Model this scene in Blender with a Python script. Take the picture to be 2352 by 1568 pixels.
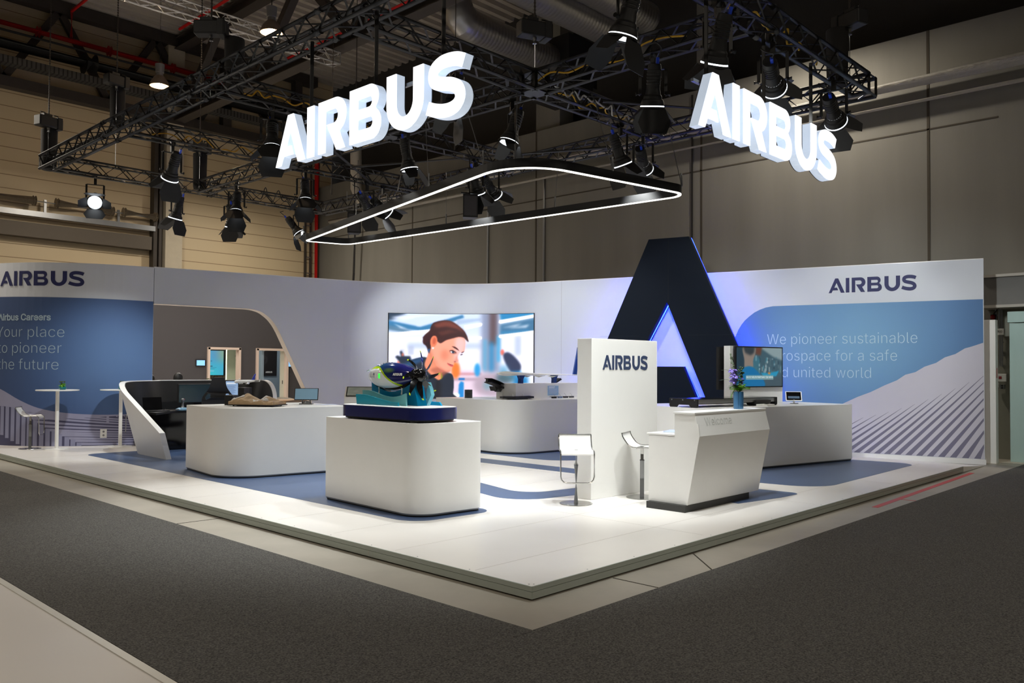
import bpy, bmesh, math, random
import numpy as np
from mathutils import Vector, Matrix
from mathutils.geometry import tessellate_polygon

random.seed(7)
for o in list(bpy.data.objects):
    bpy.data.objects.remove(o)
SC = bpy.context.scene
COL = SC.collection
PI = math.pi

# ------------------------------------------------------------------ camera
# world axes: X runs along the right edge of the stand, Y along its left edge,
# the origin is the near corner of the raised floor, Z = 0 is the hall floor
cam_d = bpy.data.cameras.new('camera')
cam_d.sensor_width = 36.0
cam_d.lens = 29.082
cam_d.shift_y = 15.736 / 2352
cam_d.clip_end = 200
cam = bpy.data.objects.new('camera', cam_d)
COL.objects.link(cam)
_r, _u, _f = Vector((0.6881, -0.7256, 0.0061)), Vector((-0.0219, -0.0124, 0.9997)), Vector((0.7253, 0.688, 0.0244))
_m = Matrix((( _r.x, _u.x, -_f.x, 0), (_r.y, _u.y, -_f.y, 0), (_r.z, _u.z, -_f.z, 0), (0, 0, 0, 1)))
_m.translation = Vector((-4.4049, -3.9695, 1.65))
cam.matrix_world = _m
SC.camera = cam

# ------------------------------------------------------------------ view, world
SC.view_settings.view_transform = 'Standard'
SC.view_settings.look = 'None'
SC.view_settings.exposure = 0.16
SC.view_settings.gamma = 1.0
SC.view_settings.use_curve_mapping = False
W = bpy.data.worlds.new('hall_air')
W.use_nodes = True
SC.world = W
W.node_tree.nodes['Background'].inputs[0].default_value = (1.0, 0.975, 0.94, 1)
W.node_tree.nodes['Background'].inputs[1].default_value = 0.13

def hall_light(name, x, y, z, size, power, color):
    d = bpy.data.lights.new(name, 'AREA')
    d.shape = 'DISK'; d.size = size; d.energy = power; d.color = color
    o = bpy.data.objects.new(name, d); o.location = (x, y, z)
    COL.objects.link(o)
    return o
# warm high-bay lamps of the hall, added as bare area lights without fixtures
for hx, hy, hp in ((-8, -4, 150), (-3, -9, 150), (5, -8, 130), (-6, 6, 150), (-1, 15.5, 190), (4.6, 18.0, 185), (9.5, 19.4, 170), (-6, 17.5, 190), (11.6, 3.6, 190)):
    hall_light('high_bay_light', hx, hy, 7.4 if hy > 14 else 8.6, 0.5, hp, (1.0, 0.90, 0.76))  # far lights set low so the upper wall stays dark

# ------------------------------------------------------------------ helpers
def srgb(r, g, b):
    def f(c):
        c /= 255.0
        return c / 12.92 if c <= 0.04045 else ((c + 0.055) / 1.055) ** 2.4
    return (f(r), f(g), f(b))

MATS = {}
def mat(name, col, rough=0.5, metal=0.0, var=0.06, scale=6.0, bump=0.0, bscale=60.0, emit=0.0, spec=0.5, stretch=None, trans=0.0):
    """principled material whose colour is varied by a noise texture"""
    if name in MATS: return MATS[name]
    c = srgb(*col)
    m = bpy.data.materials.new(name); m.use_nodes = True
    nt = m.node_tree; N = nt.nodes; Lk = nt.links
    b = N['Principled BSDF']
    b.inputs['Roughness'].default_value = rough
    b.inputs['Metallic'].default_value = metal
    b.inputs['Specular IOR Level'].default_value = spec
    if trans: b.inputs['Transmission Weight'].default_value = trans
    tc = N.new('ShaderNodeTexCoord')
    mp = N.new('ShaderNodeMapping')
    if stretch: mp.inputs['Scale'].default_value = stretch
    Lk.new(tc.outputs['Object'], mp.inputs['Vector'])
    nz = N.new('ShaderNodeTexNoise'); nz.inputs['Scale'].default_value = scale; nz.inputs['Detail'].default_value = 5
    Lk.new(mp.outputs['Vector'], nz.inputs['Vector'])
    mx = N.new('ShaderNodeMix'); mx.data_type = 'RGBA'
    mx.inputs['A'].default_value = (*[v * (1 - var) for v in c], 1)
    mx.inputs['B'].default_value = (*[min(1, v * (1 + var)) for v in c], 1)
    Lk.new(nz.outputs['Fac'], mx.inputs['Factor'])
    Lk.new(mx.outputs['Result'], b.inputs['Base Color'])
    if emit:
        Lk.new(mx.outputs['Result'], b.inputs['Emission Color'])
        b.inputs['Emission Strength'].default_value = emit
    if bump:
        n2 = N.new('ShaderNodeTexNoise'); n2.inputs['Scale'].default_value = bscale; n2.inputs['Detail'].default_value = 4
        Lk.new(mp.outputs['Vector'], n2.inputs['Vector'])
        bp = N.new('ShaderNodeBump'); bp.inputs['Strength'].default_value = bump; bp.inputs['Distance'].default_value = 0.02
        Lk.new(n2.outputs['Fac'], bp.inputs['Height'])
        Lk.new(bp.outputs['Normal'], b.inputs['Normal'])
    MATS[name] = m
    return m

def mat_speckle(name, c0, c1, scale, rough=0.9, bump=0.4):
    """two-tone fine speckle (carpet)"""
    m = mat(name, c0, rough, 0, 0.0, scale)
    nt = m.node_tree; N = nt.nodes; Lk = nt.links
    nz = [n for n in N if n.type == 'TEX_NOISE'][0]; mx = [n for n in N if n.type == 'MIX'][0]
    nz.inputs['Scale'].default_value = scale; nz.inputs['Detail'].default_value = 3; nz.inputs['Roughness'].default_value = 0.7
    rp = N.new('ShaderNodeValToRGB'); rp.color_ramp.elements[0].position = 0.36; rp.color_ramp.elements[1].position = 0.66
    Lk.new(nz.outputs['Fac'], rp.inputs['Fac'])
    Lk.new(rp.outputs['Color'], mx.inputs['Factor'])
    mx.inputs['A'].default_value = (*srgb(*c0), 1); mx.inputs['B'].default_value = (*srgb(*c1), 1)
    bp = N.new('ShaderNodeBump'); bp.inputs['Strength'].default_value = bump; bp.inputs['Distance'].default_value = 0.01
    Lk.new(nz.outputs['Fac'], bp.inputs['Height']); Lk.new(bp.outputs['Normal'], N['Principled BSDF'].inputs['Normal'])
    return m

def mat_lines(name, c0, c1, axis, period, width, rough=0.6, var=0.05, metal=0.0, streak=None):
    """panels: thin darker lines at a fixed pitch along one object axis"""
    m = mat(name, c0, rough, metal, var, 0.7 if streak is None else 1.0, stretch=streak)
    nt = m.node_tree; N = nt.nodes; Lk = nt.links
    tc = [n for n in N if n.type == 'TEX_COORD'][0]; mx = [n for n in N if n.type == 'MIX'][0]
    sp = N.new('ShaderNodeSeparateXYZ'); Lk.new(tc.outputs['Object'], sp.inputs[0])
    d = N.new('ShaderNodeMath'); d.operation = 'DIVIDE'; d.inputs[1].default_value = period
    Lk.new(sp.outputs[axis], d.inputs[0])
    f = N.new('ShaderNodeMath'); f.operation = 'FRACT'; Lk.new(d.outputs[0], f.inputs[0])
    lt = N.new('ShaderNodeMath'); lt.operation = 'LESS_THAN'; lt.inputs[1].default_value = width / period
    Lk.new(f.outputs[0], lt.inputs[0])
    m2 = N.new('ShaderNodeMix'); m2.data_type = 'RGBA'
    Lk.new(lt.outputs[0], m2.inputs['Factor']); Lk.new(mx.outputs['Result'], m2.inputs['A'])
    m2.inputs['B'].default_value = (*srgb(*c1), 1)
    Lk.new(m2.outputs['Result'], N['Principled BSDF'].inputs['Base Color'])
    return m

def mat_vcol(name, emit=1.0, rough=0.3):
    """printed or glowing picture held as per-vertex colour"""
    if name in MATS: return MATS[name]
    m = bpy.data.materials.new(name); m.use_nodes = True
    nt = m.node_tree; b = nt.nodes['Principled BSDF']
    a = nt.nodes.new('ShaderNodeAttribute'); a.attribute_name = 'Col'
    b.inputs['Roughness'].default_value = rough
    if emit:
        b.inputs['Base Color'].default_value = (0.02, 0.02, 0.02, 1)
        nt.links.new(a.outputs['Color'], b.inputs['Emission Color'])
        b.inputs['Emission Strength'].default_value = emit
    else:
        nt.links.new(a.outputs['Color'], b.inputs['Base Color'])
    MATS[name] = m
    return m

def wm(o):
    m = Matrix.Identity(4)
    while o is not None:
        m = o.matrix_basis @ m
        o = o.parent
    return m

def frame(d):
    d = Vector(d).normalized()
    up = Vector((0, 0, 1)) if abs(d.z) < 0.95 else Vector((1, 0, 0))
    a = d.cross(up).normalized(); b = a.cross(d).normalized()
    return a, b

class MB:
    """collects shapes and links them as ONE mesh object"""
    def __init__(s): s.bm = bmesh.new(); s.mi = 0
    def face(s, vs):
        try:
            f = s.bm.faces.new(vs); f.material_index = s.mi; return f
        except ValueError: return None
    def poly(s, pts): return s.face([s.bm.verts.new(p) for p in pts])
    def box(s, c, size, rot=0.0, bev=0.0, mtx=None):
        r = bmesh.ops.create_cube(s.bm, size=1.0)
        M = (mtx or Matrix.Identity(4)) @ Matrix.Translation(c) @ Matrix.Rotation(rot, 4, 'Z') @ Matrix.Diagonal((*size, 1))
        bmesh.ops.transform(s.bm, matrix=M, verts=r['verts'])
        fs = set(f for v in r['verts'] for f in v.link_faces)
        for f in fs: f.material_index = s.mi
        if bev:
            es = list(set(e for v in r['verts'] for e in v.link_edges))
            rb = bmesh.ops.bevel(s.bm, geom=es, offset=bev, segments=2, profile=0.5, affect='EDGES', clamp_overlap=True)
            for f in rb['faces']: f.material_index = s.mi
        return s
    def bar(s, p0, p1, w, h, up=None):
        p0, p1 = Vector(p0), Vector(p1); d = p1 - p0
        a, b = frame(d)
        if up is not None:
            a = d.normalized().cross(Vector(up)).normalized(); b = a.cross(d.normalized())
        q = [a * (x * w / 2) + b * (y * h / 2) for x, y in ((-1, -1), (1, -1), (1, 1), (-1, 1))]
        v0 = [s.bm.verts.new(p0 + k) for k in q]; v1 = [s.bm.verts.new(p1 + k) for k in q]
        for i in range(4): s.face([v0[i], v0[(i + 1) % 4], v1[(i + 1) % 4], v1[i]])
        s.face(v0[::-1]); s.face(v1)
        return s
    def tube(s, pts, r, n=8, closed=False, caps=True):
        pts = [Vector(p) for p in pts]; R = r if isinstance(r, (list, tuple)) else [r] * len(pts)
        rings = []; L = len(pts)
        pa = None
        for i, p in enumerate(pts):
            if closed: d = pts[(i + 1) % L] - pts[i - 1]
            else: d = pts[min(i + 1, L - 1)] - pts[max(i - 1, 0)]
            d.normalize()
            if pa is None: a, b = frame(d)
            else:
                a = (pa - d * pa.dot(d))
                a = a.normalized() if a.length > 1e-6 else frame(d)[0]
                b = a.cross(d) * -1
            pa = a
            rings.append([s.bm.verts.new(p + (a * math.cos(t) + b * math.sin(t)) * R[i]) for t in [2 * PI * k / n for k in range(n)]])
        for i in range(L if closed else L - 1):
            A, B = rings[i], rings[(i + 1) % L]
            for k in range(n): s.face([A[k], A[(k + 1) % n], B[(k + 1) % n], B[k]])
        if caps and not closed: s.face(rings[0][::-1]); s.face(rings[-1])
        return s
    def lathe(s, prof, c=(0, 0, 0), n=24, mtx=None):
        """profile of (radius, height) turned about the vertical axis"""
        M = (mtx or Matrix.Identity(4)) @ Matrix.Translation(c); rings = []
        for r, z in prof:
            if r < 1e-5: rings.append([s.bm.verts.new(M @ Vector((0, 0, z)))])
            else: rings.append([s.bm.verts.new(M @ Vector((r * math.cos(2 * PI * k / n), r * math.sin(2 * PI * k / n), z))) for k in range(n)])
        for A, B in zip(rings, rings[1:]):
            for k in range(n):
                if len(A) == 1 and len(B) == 1: continue
                if len(A) == 1: s.face([A[0], B[k], B[(k + 1) % n]])
                elif len(B) == 1: s.face([A[k], A[(k + 1) % n], B[0]])
                else: s.face([A[k], A[(k + 1) % n], B[(k + 1) % n], B[k]])
        return s
    def prism(s, loops, d0, d1, fn=None, caps=True):
        """outline (first loop) with holes, extruded from d0 to d1; fn maps (x, y, d) to space"""
        fn = fn or (lambda x, y, d: (x, y, d))
        if not isinstance(loops[0][0], (tuple, list, Vector)): loops = [loops]
        flat = [p for l in loops for p in l]
        tri = tessellate_polygon([[Vector((p[0], p[1], 0)) for p in l] for l in loops])
        V0 = [s.bm.verts.new(fn(p[0], p[1], d0)) for p in flat]
        for t in tri: s.face([V0[i] for i in t])
        if d1 is not None and d1 != d0:
            V1 = [s.bm.verts.new(fn(p[0], p[1], d1)) for p in flat]
            for t in tri: s.face([V1[i] for i in t])
            k = 0
            for l in loops:
                n = len(l)
                for i in range(n): s.face([V0[k + i], V0[k + (i + 1) % n], V1[k + (i + 1) % n], V1[k + i]])
                k += n
        return s
    def grid(s, nu, nv, fn, wrap=False):
        V = [[s.bm.verts.new(fn(i, j)) for j in range(nv)] for i in range(nu)]
        for i in range(nu if wrap else nu - 1):
            for j in range(nv - 1):
                s.face([V[i][j], V[(i + 1) % nu][j], V[(i + 1) % nu][j + 1], V[i][j + 1]])
        return V
    def ball(s, c, r, scale=(1, 1, 1), u=16, v=10, mtx=None):
        rr = bmesh.ops.create_uvsphere(s.bm, u_segments=u, v_segments=v, radius=r)
        M = (mtx or Matrix.Identity(4)) @ Matrix.Translation(c) @ Matrix.Diagonal((*scale, 1))
        bmesh.ops.transform(s.bm, matrix=M, verts=rr['verts'])
        for f in set(f for q in rr['verts'] for f in q.link_faces): f.material_index = s.mi
        return s
    def cut_x(s, xs):
        for x in xs:
            g = s.bm.verts[:] + s.bm.edges[:] + s.bm.faces[:]
            bmesh.ops.bisect_plane(s.bm, geom=g, plane_co=(x, 0, 0), plane_no=(1, 0, 0), dist=1e-5)
        return s
    def warp(s, fn):
        for v in s.bm.verts: v.co = Vector(fn(*v.co))
        return s
    def build(s, name, m, parent=None, smooth=False, world=False, loc=None):
        bmesh.ops.remove_doubles(s.bm, verts=s.bm.verts, dist=1e-6)
        if world and parent is not None:
            bmesh.ops.transform(s.bm, matrix=wm(parent).inverted(), verts=s.bm.verts)
        bmesh.ops.recalc_face_normals(s.bm, faces=s.bm.faces)
        me = bpy.data.meshes.new(name)
        s.bm.to_mesh(me); s.bm.free()
        for k in (m if isinstance(m, (list, tuple)) else [m]): me.materials.append(k)
        o = bpy.data.objects.new(name, me); COL.objects.link(o)
        if parent is not None: o.parent = parent
        if loc: o.location = loc
        if smooth:
            for p in me.polygons: p.use_smooth = True
            ang = smooth if isinstance(smooth, float) else 0.7
            try: me.set_sharp_from_angle(angle=ang)
            except Exception: pass
        return o

def tag(o, label, cat, group=None, kind=None):
    if label: o['label'] = label
    if cat: o['category'] = cat
    if group: o['group'] = group
    if kind: o['kind'] = kind
    return o
def thing(name, label, cat, loc=(0, 0, 0), rotz=0.0, group=None):
    o = bpy.data.objects.new(name, None); COL.objects.link(o)
    o.empty_display_size = 0.2
    o.location = loc; o.rotation_euler = (0, 0, rotz)
    return tag(o, label, cat, group)
def copy_thing(root, loc, rotz, label, group=None, scale=None):
    """a copy of a thing with copies of its parts and sub-parts"""
    r = root.copy(); COL.objects.link(r); r.location = loc; r.rotation_euler = (0, 0, rotz)
    if scale: r.scale = scale
    r['label'] = label
    if group: r['group'] = group
    for ch in list(root.children):
        c = ch.copy(); COL.objects.link(c); c.parent = r
        for g in list(ch.children):
            d = g.copy(); COL.objects.link(d); d.parent = c
    return r

def arc(cx, cy, rx, ry, a0, a1, n=12):
    return [(cx + rx * math.cos(math.radians(a0 + (a1 - a0) * i / n)), cy + ry * math.sin(math.radians(a0 + (a1 - a0) * i / n))) for i in range(n + 1)]
def roundpoly(pts, rad, n=10):
    """polygon with rounded corners"""
    out = []; L = len(pts)
    for i in range(L):
        r = rad[i] if isinstance(rad, (list, tuple)) else rad
        p = Vector(pts[i]); a = (Vector(pts[i - 1]) - p); b = (Vector(pts[(i + 1) % L]) - p)
        if r <= 0: out.append((p.x, p.y)); continue
        an = a.normalized(); bn = b.normalized()
        half = math.acos(max(-1, min(1, an.dot(bn)))) / 2
        t = min(r / math.tan(half), a.length * .49, b.length * .49); r = t * math.tan(half)
        cc = p + (an + bn).normalized() * (r / math.sin(half))
        A = p + an * t - cc; B = p + bn * t - cc
        a0 = math.atan2(A.y, A.x); a1 = math.atan2(B.y, B.x)
        d = (a1 - a0 + PI) % (2 * PI) - PI
        for k in range(n + 1):
            q = a0 + d * k / n
            out.append((cc.x + r * math.cos(q), cc.y + r * math.sin(q)))
    return out
def spline(pts, n=8, closed=False):
    out = []; L = len(pts); P = [Vector(p) for p in pts]
    for i in range(L if closed else L - 1):
        if closed: p0, p1, p2, p3 = P[i - 1], P[i], P[(i + 1) % L], P[(i + 2) % L]
        else: p0, p1, p2, p3 = P[max(i - 1, 0)], P[i], P[i + 1], P[min(i + 2, L - 1)]
        for k in range(n):
            t = k / n
            out.append(tuple(0.5 * ((2 * p1) + (p2 - p0) * t + (2 * p0 - 5 * p1 + 4 * p2 - p3) * t * t + (3 * p1 - p0 - 3 * p2 + p3) * t ** 3)))
    if not closed: out.append(tuple(P[-1]))
    return out

# ------------------------------------------------------------------ lettering
def logo_glyphs():
    """six capital letters of the wordmark, unit height: list of (x0, loops)"""
    G = []
    G.append([[(0, 0), (.197, 0), (.288, .177), (.65, .177), (.575, .364), (.389, .364), (.54, .682), (.828, 0), (1.086, 0), (.652, 1), (.449, 1)]])
    G.append([[(1.16, 0), (1.4, 0), (1.4, 1), (1.16, 1)]])
    x = 1.555
    r = [(0, 0), (0, 1), (.575, 1)] + arc(.575, .665, .335, .335, 90, -70, 18)[1:] + [(.88, 0), (.61, 0), (.283, .525), (.525, .525)] + arc(.525, .66, .135, .135, -90, 90, 10)[1:] + [(.237, .795), (.237, 0)]
    G.append([[(x + a, b) for a, b in r]])
    x = 2.586
    b = [(0, 0), (0, 1)] + arc(.62, .755, .245, .245, 90, -52, 14) + arc(.66, .28, .28, .28, 58, -90, 16)
    h1 = [(.2525, .595)] + arc(.6, .69, .09, .095, -90, 90, 10) + [(.2525, .785)]
    h2 = [(.2525, .215)] + arc(.62, .315, .09, .1, -90, 90, 10) + [(.2525, .415)]
    G.append([[(x + a, c) for a, c in q] for q in (b, h1, h2)])
    x = 3.697
    u = [(0, 1)] + arc(.4975, .47, .4975, .49, 180, 360, 24) + [(.995, 1), (.73, 1)] + arc(.4975, .47, .2325, .26, 360, 180, 18) + [(.265, 1)]
    G.append([[(x + a, c) for a, c in u]])
    x = 4.77
    cl = spline([(.905, .815), (.75, .875), (.56, .905), (.36, .9), (.2, .83), (.165, .7), (.235, .6), (.42, .54), (.62, .49), (.78, .4), (.835, .26), (.76, .14), (.6, .09), (.4, .1), (.2, .15), (.035, .215)], 5)
    le, ri = [], []
    for i, p in enumerate(cl):
        a = Vector(cl[max(i - 1, 0)]); c = Vector(cl[min(i + 1, len(cl) - 1)]); d = (c - a).normalized(); nn = Vector((-d.y, d.x)) * .113
        le.append((x + p[0] + nn.x, p[1] + nn.y)); ri.append((x + p[0] - nn.x, p[1] - nn.y))
    G.append([le + ri[::-1]])
    return G
LOGO_W = 5.725
def put_logo(mb, width, height, d0, d1, fn):
    for g in logo_glyphs():
        mb.prism([[(a * width / LOGO_W, b * height) for a, b in l] for l in g], d0, d1, fn)

UIFONT = None
try:    # the sans-serif that ships with Blender; the built-in font is the fallback
    import os
    UIFONT = bpy.data.fonts.load(os.path.join(bpy.utils.system_resource('DATAFILES', path='fonts'), 'Inter.woff2'))
except Exception:
    UIFONT = None
def text_tris(body, thin=0.0):
    """2D mesh of a line of text, cap height 1, left edge at 0"""
    def raw(t):
        c = bpy.data.curves.new('txt', 'FONT'); c.body = t; c.size = 1.0; c.resolution_u = 6; c.offset = thin
        if UIFONT: c.font = UIFONT
        o = bpy.data.objects.new('txt', c); me = o.to_mesh()
        V = [(v.co.x, v.co.y) for v in me.vertices]; F = [tuple(p.vertices) for p in me.polygons]
        o.to_mesh_clear(); bpy.data.objects.remove(o); bpy.data.curves.remove(c)
        return V, F
    vh, _ = raw('H'); h = max(v[1] for v in vh)
    V, F = raw(body); x0 = min(v[0] for v in V)
    return [((v[0] - x0) / h, v[1] / h) for v in V], F
def put_text(mb, body, width, height, d, fn, thin=0.0):
    V, F = text_tris(body, thin); w = max(v[0] for v in V)
    if width is None: width = w * height
    vs = [mb.bm.verts.new(fn(v[0] / w * width, v[1] * height, d)) for v in V]
    for f in F: mb.face([vs[i] for i in f])
def text_w(body, thin=0.0):
    V, F = text_tris(body, thin); return max(v[0] for v in V)

# ------------------------------------------------------------------ pictures painted on a vertex grid
class Canvas:
    def __init__(s, w, h, ww, hh, bg):
        """w x h cells covering ww x hh drawing units (y down)"""
        s.w, s.h = w, h
        s.X, s.Y = np.meshgrid((np.arange(w) + .5) / w * ww, (np.arange(h) + .5) / h * hh)
        s.kx = w / ww
        s.A = np.zeros((h, w, 3)); s.A[:] = bg
    def blur(s, M, r):
        r = r * s.kx
        if r < .3: return M
        k = int(r * 2.5) + 1; x = np.arange(-k, k + 1); g = np.exp(-x * x / (2 * r * r)); g /= g.sum()
        P = np.pad(M, k, mode='edge')
        P = np.apply_along_axis(lambda q: np.convolve(q, g, 'valid'), 0, P)
        return np.apply_along_axis(lambda q: np.convolve(q, g, 'valid'), 1, P)
    def poly(s, pts, col, blur=0.0, a=1.0, smooth=False):
        if smooth: pts = spline(pts, 6, True)
        M = np.zeros((s.h, s.w)); o = .25 / s.kx
        for ox, oy in ((-o, -o), (o, -o), (-o, o), (o, o)):
            ins = np.zeros((s.h, s.w), bool); X = s.X + ox; Y = s.Y + oy
            x1, y1 = pts[-1]
            for x2, y2 in pts:
                if y1 != y2:
                    c = ((y1 > Y) != (y2 > Y)) & (X < (x2 - x1) * (Y - y1) / (y2 - y1) + x1)
                    ins ^= c
                x1, y1 = x2, y2
            M += ins * .25
        M = s.blur(M, blur) * a
        s.A = s.A * (1 - M[..., None]) + np.array(col, float) * M[..., None]
        return s
    def ell(s, cx, cy, rx, ry, col, blur=0.0, a=1.0, rot=0.0):
        c, q = math.cos(rot), math.sin(rot)
        return s.poly([(cx + rx * math.cos(t) * c - ry * math.sin(t) * q, cy + rx * math.cos(t) * q + ry * math.sin(t) * c) for t in [2 * PI * k / 28 for k in range(28)]], col, blur, a)
    def rect(s, x0, y0, x1, y1, col, blur=0.0, a=1.0): return s.poly([(x0, y0), (x1, y0), (x1, y1), (x0, y1)], col, blur, a)
def picture(name, cv, fn, m, parent, world=False):
    """a flat or curved picture: one vertex per cell, fn(u, v) with u right, v up"""
    mb = MB(); w, h = cv.w, cv.h
    lay = mb.bm.verts.layers.float_color.new('Col')
    V = mb.grid(w, h, lambda i, j: fn(i / (w - 1), j / (h - 1)))
    for i in range(w):
        for j in range(h):
            c = cv.A[h - 1 - j, i] / 255.0
            c = np.where(c <= .04045, c / 12.92, ((c + .055) / 1.055) ** 2.4)
            V[i][j][lay] = (c[0], c[1], c[2], 1)
    return mb.build(name, m, parent, world=world)

# ------------------------------------------------------------------ materials
M_white = mat('white_laminate', (243, 243, 240), 0.32, var=.015)
M_wallw = mat('white_fabric_wall', (216, 221, 230), 0.7, var=.02, scale=2)
M_deck = mat('white_floor_board', (242, 238, 233), 0.28, var=.02, scale=3, spec=.4)
M_edge = mat('pale_aluminium_edge', (178, 186, 178), 0.4, 0.15, var=.03)
M_inlay = mat('blue_grey_vinyl', (76, 96, 132), 0.33, var=.08, scale=5)
M_black = mat('matt_black', (22, 22, 23), 0.55, var=.15)
M_blackg = mat('gloss_black', (12, 12, 14), 0.12, var=.1)
M_truss = mat('black_powder_coat', (30, 29, 28), 0.42, 0.3, var=.2, scale=20)
M_chrome = mat('brushed_chrome', (190, 190, 188), 0.22, 0.95, var=.06, scale=30)
M_steel = mat('grey_steel', (140, 142, 144), 0.35, 0.8, var=.08)
M_silver = mat('silver_aluminium', (205, 205, 208), 0.28, 0.95, var=.05)
M_dgrey = mat('dark_grey_panel', (64, 61, 63), 0.75, var=.03)
M_conc = mat('precast_concrete', (116, 114, 107), 0.85, var=.22, scale=1.0, bump=.12, bscale=30, stretch=(1.0, 1.6, 0.14))
M_floor = mat('screed_floor', (168, 162, 150), 0.5, var=.22, scale=1.6, bump=.06, bscale=18)
M_joint = mat('joint_sealant', (66, 60, 50), 0.9)
M_cream = mat_lines('cream_sandwich_panel', (205, 186, 152), (140, 118, 88), 2, 0.40, 0.022, 0.55)
M_roof = mat('corrugated_roof_sheet', (168, 160, 150), 0.55, 0.2, var=.08)
M_steeld = mat('dark_roof_steel', (62, 56, 52), 0.6, 0.2, var=.15)
M_red = mat('red_pipe_paint', (190, 18, 18), 0.45, var=.1)
M_foil = mat('aluminium_foil', (226, 222, 214), 0.3, 0.4, var=.12, scale=7, bump=.7, bscale=9)
M_duct = mat('galvanised_spiral_duct', (150, 148, 145), 0.36, 0.85, var=.1)
M_navy = mat('navy_print', (30, 36, 92), 0.6, var=.05)
M_navyl = mat('grey_navy_print', (52, 66, 98), 0.6, var=.05)
M_glow = mat('white_light_face', (250, 252, 255), 0.4, var=0, emit=.93)
M_glows = mat('white_light_side', (214, 228, 246), 0.4, var=0, emit=.5)
M_strip = mat('white_light_line', (255, 252, 240), 0.4, var=0, emit=2.2)
M_lens = mat('lit_lens', (240, 248, 255), 0.3, var=0, emit=2.6)
M_blueled = mat('blue_light_line', (30, 60, 255), 0.4, var=0, emit=26.0)

# ------------------------------------------------------------------ the hall
def struct(o): o['kind'] = 'structure'; return o
# floor
f = MB(); f.box((5, 5, -.1), (46, 46, .2)); struct(f.build('floor', M_floor))
# floor joints and cracks are thin dark saw cuts
jn = MB()
for p, q in (((-0.5027, 4.5796, 0.0), (0.0209, 4.5606, 0.0)), ((2.1393, -0.0178, 0.0), (1.7036, -0.4648, 0.0)), ((0.928, -0.0266, 0.0), (0.9321, -0.4543, 0.0))):
    jn.bar((p[0], p[1], .001), (q[0], q[1], .001), .012, .003)
struct(jn.build('trim_1', M_joint))

# concrete wall on the right (X = 13.3) with a dark recessed upper part
w = MB()
w.box((13.45, 11.7, 4.25), (.3, 23.0, 8.5))
w.box((13.45, -6, 5.97), (.3, 12.4, 5.06))
w.mi = 1
for y in (17.45, 11.9, 6.5, 1.34): w.box((13.298, y, 4.3), (.012, .05, 8.4))
w.box((13.298, 11.6, 6.5), (.012, 23, .03)); 
struct(w.build('wall_right', [M_conc, M_joint]))
w = MB()
w.box((14.5, 5, 10.6), (.3, 46, 4.4))
struct(w.build('wall_upper', mat('dark_cladding', (52, 50, 48), 0.8, var=.1)))
# hall wall on the left (Y = 23.2)
w = MB(); w.box((1.5, 23.35, 6.4), (25, .3, 12.8)); struct(w.build('wall_left', M_cream))
# roof deck with trapezoid ribs running along X
w = MB(); xs = (-14, 16)
prof = []
y = 24.0
while y > -14:
    prof += [(y, 12.6), (y - .16, 12.6), (y - .2, 12.72), (y - .36, 12.72)]; y -= .4
A = [w.bm.verts.new((xs[0], p[0], p[1])) for p in prof]; B = [w.bm.verts.new((xs[1], p[0], p[1])) for p in prof]
for i in range(len(prof) - 1): w.face([A[i], A[i + 1], B[i + 1], B[i]])
struct(w.build('ceiling', M_roof))
# the two hidden hall sides close the room
w = MB(); w.box((-14, 5, 6.4), (.3, 38, 12.8)); struct(w.build('wall_near', M_conc))
w = MB(); w.box((1, -14, 6.4), (30, .3, 12.8)); struct(w.build('wall_front', M_conc))
# steel door and lintel at the right end of the concrete wall
d = MB(); d.box((12.98, -.95, 1.27), (.10, 1.62, 2.54), bev=.004); d.box((12.95, -.95, 2.65), (.14, 1.66, .2), bev=.004)
struct(d.build('door_1', mat('pale_green_steel', (178, 205, 200), 0.5, 0.2, var=.12, scale=3, stretch=(1, 1, .25))))
w = MB(); w.box((13.42, -5.75, 1.72), (.2, 12, 3.44)); struct(w.build('wall_lower', mat('grey_green_concrete', (150, 150, 138), 0.8, var=.08)))
w = MB(); w.box((13.05, -2.2, 3.13), (.5, 5.0, .52)); w.mi = 1; w.box((13.03, -2.2, 3.415), (.56, 5.0, .05)); w.box((13.03, -2.2, 2.85), (.56, 5.0, .05))
struct(w.build('trim_2', [mat('grey_shutter_box', (112, 112, 110), 0.6), mat('pale_channel', (176, 172, 164), 0.5)]))
# concrete columns
for n, (x, y0, y1) in enumerate(((13.75, 11.15, 12.05), (13.75, 6.33, 6.72))):
    w = MB(); w.box((x, (y0 + y1) / 2, 10.5), (.6, y1 - y0, 4.3)); struct(w.build('trim_%d' % (3 + n), M_conc))
w = MB(); w.box((7.61, 23.0, 6.3), (.56, .4, 12.6)); struct(w.build('trim_5', mat('pale_concrete', (190, 180, 160), 0.85, var=.1)))
w = MB(); w.box((7.03, 23.02, 4.9), (.12, .3, 9.8)); w.box((7.22, 23.02, 4.9), (.1, .2, 9.8)); struct(w.build('trim_6', mat('dark_gate_rail', (66, 60, 54), 0.6, .3)))

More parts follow.
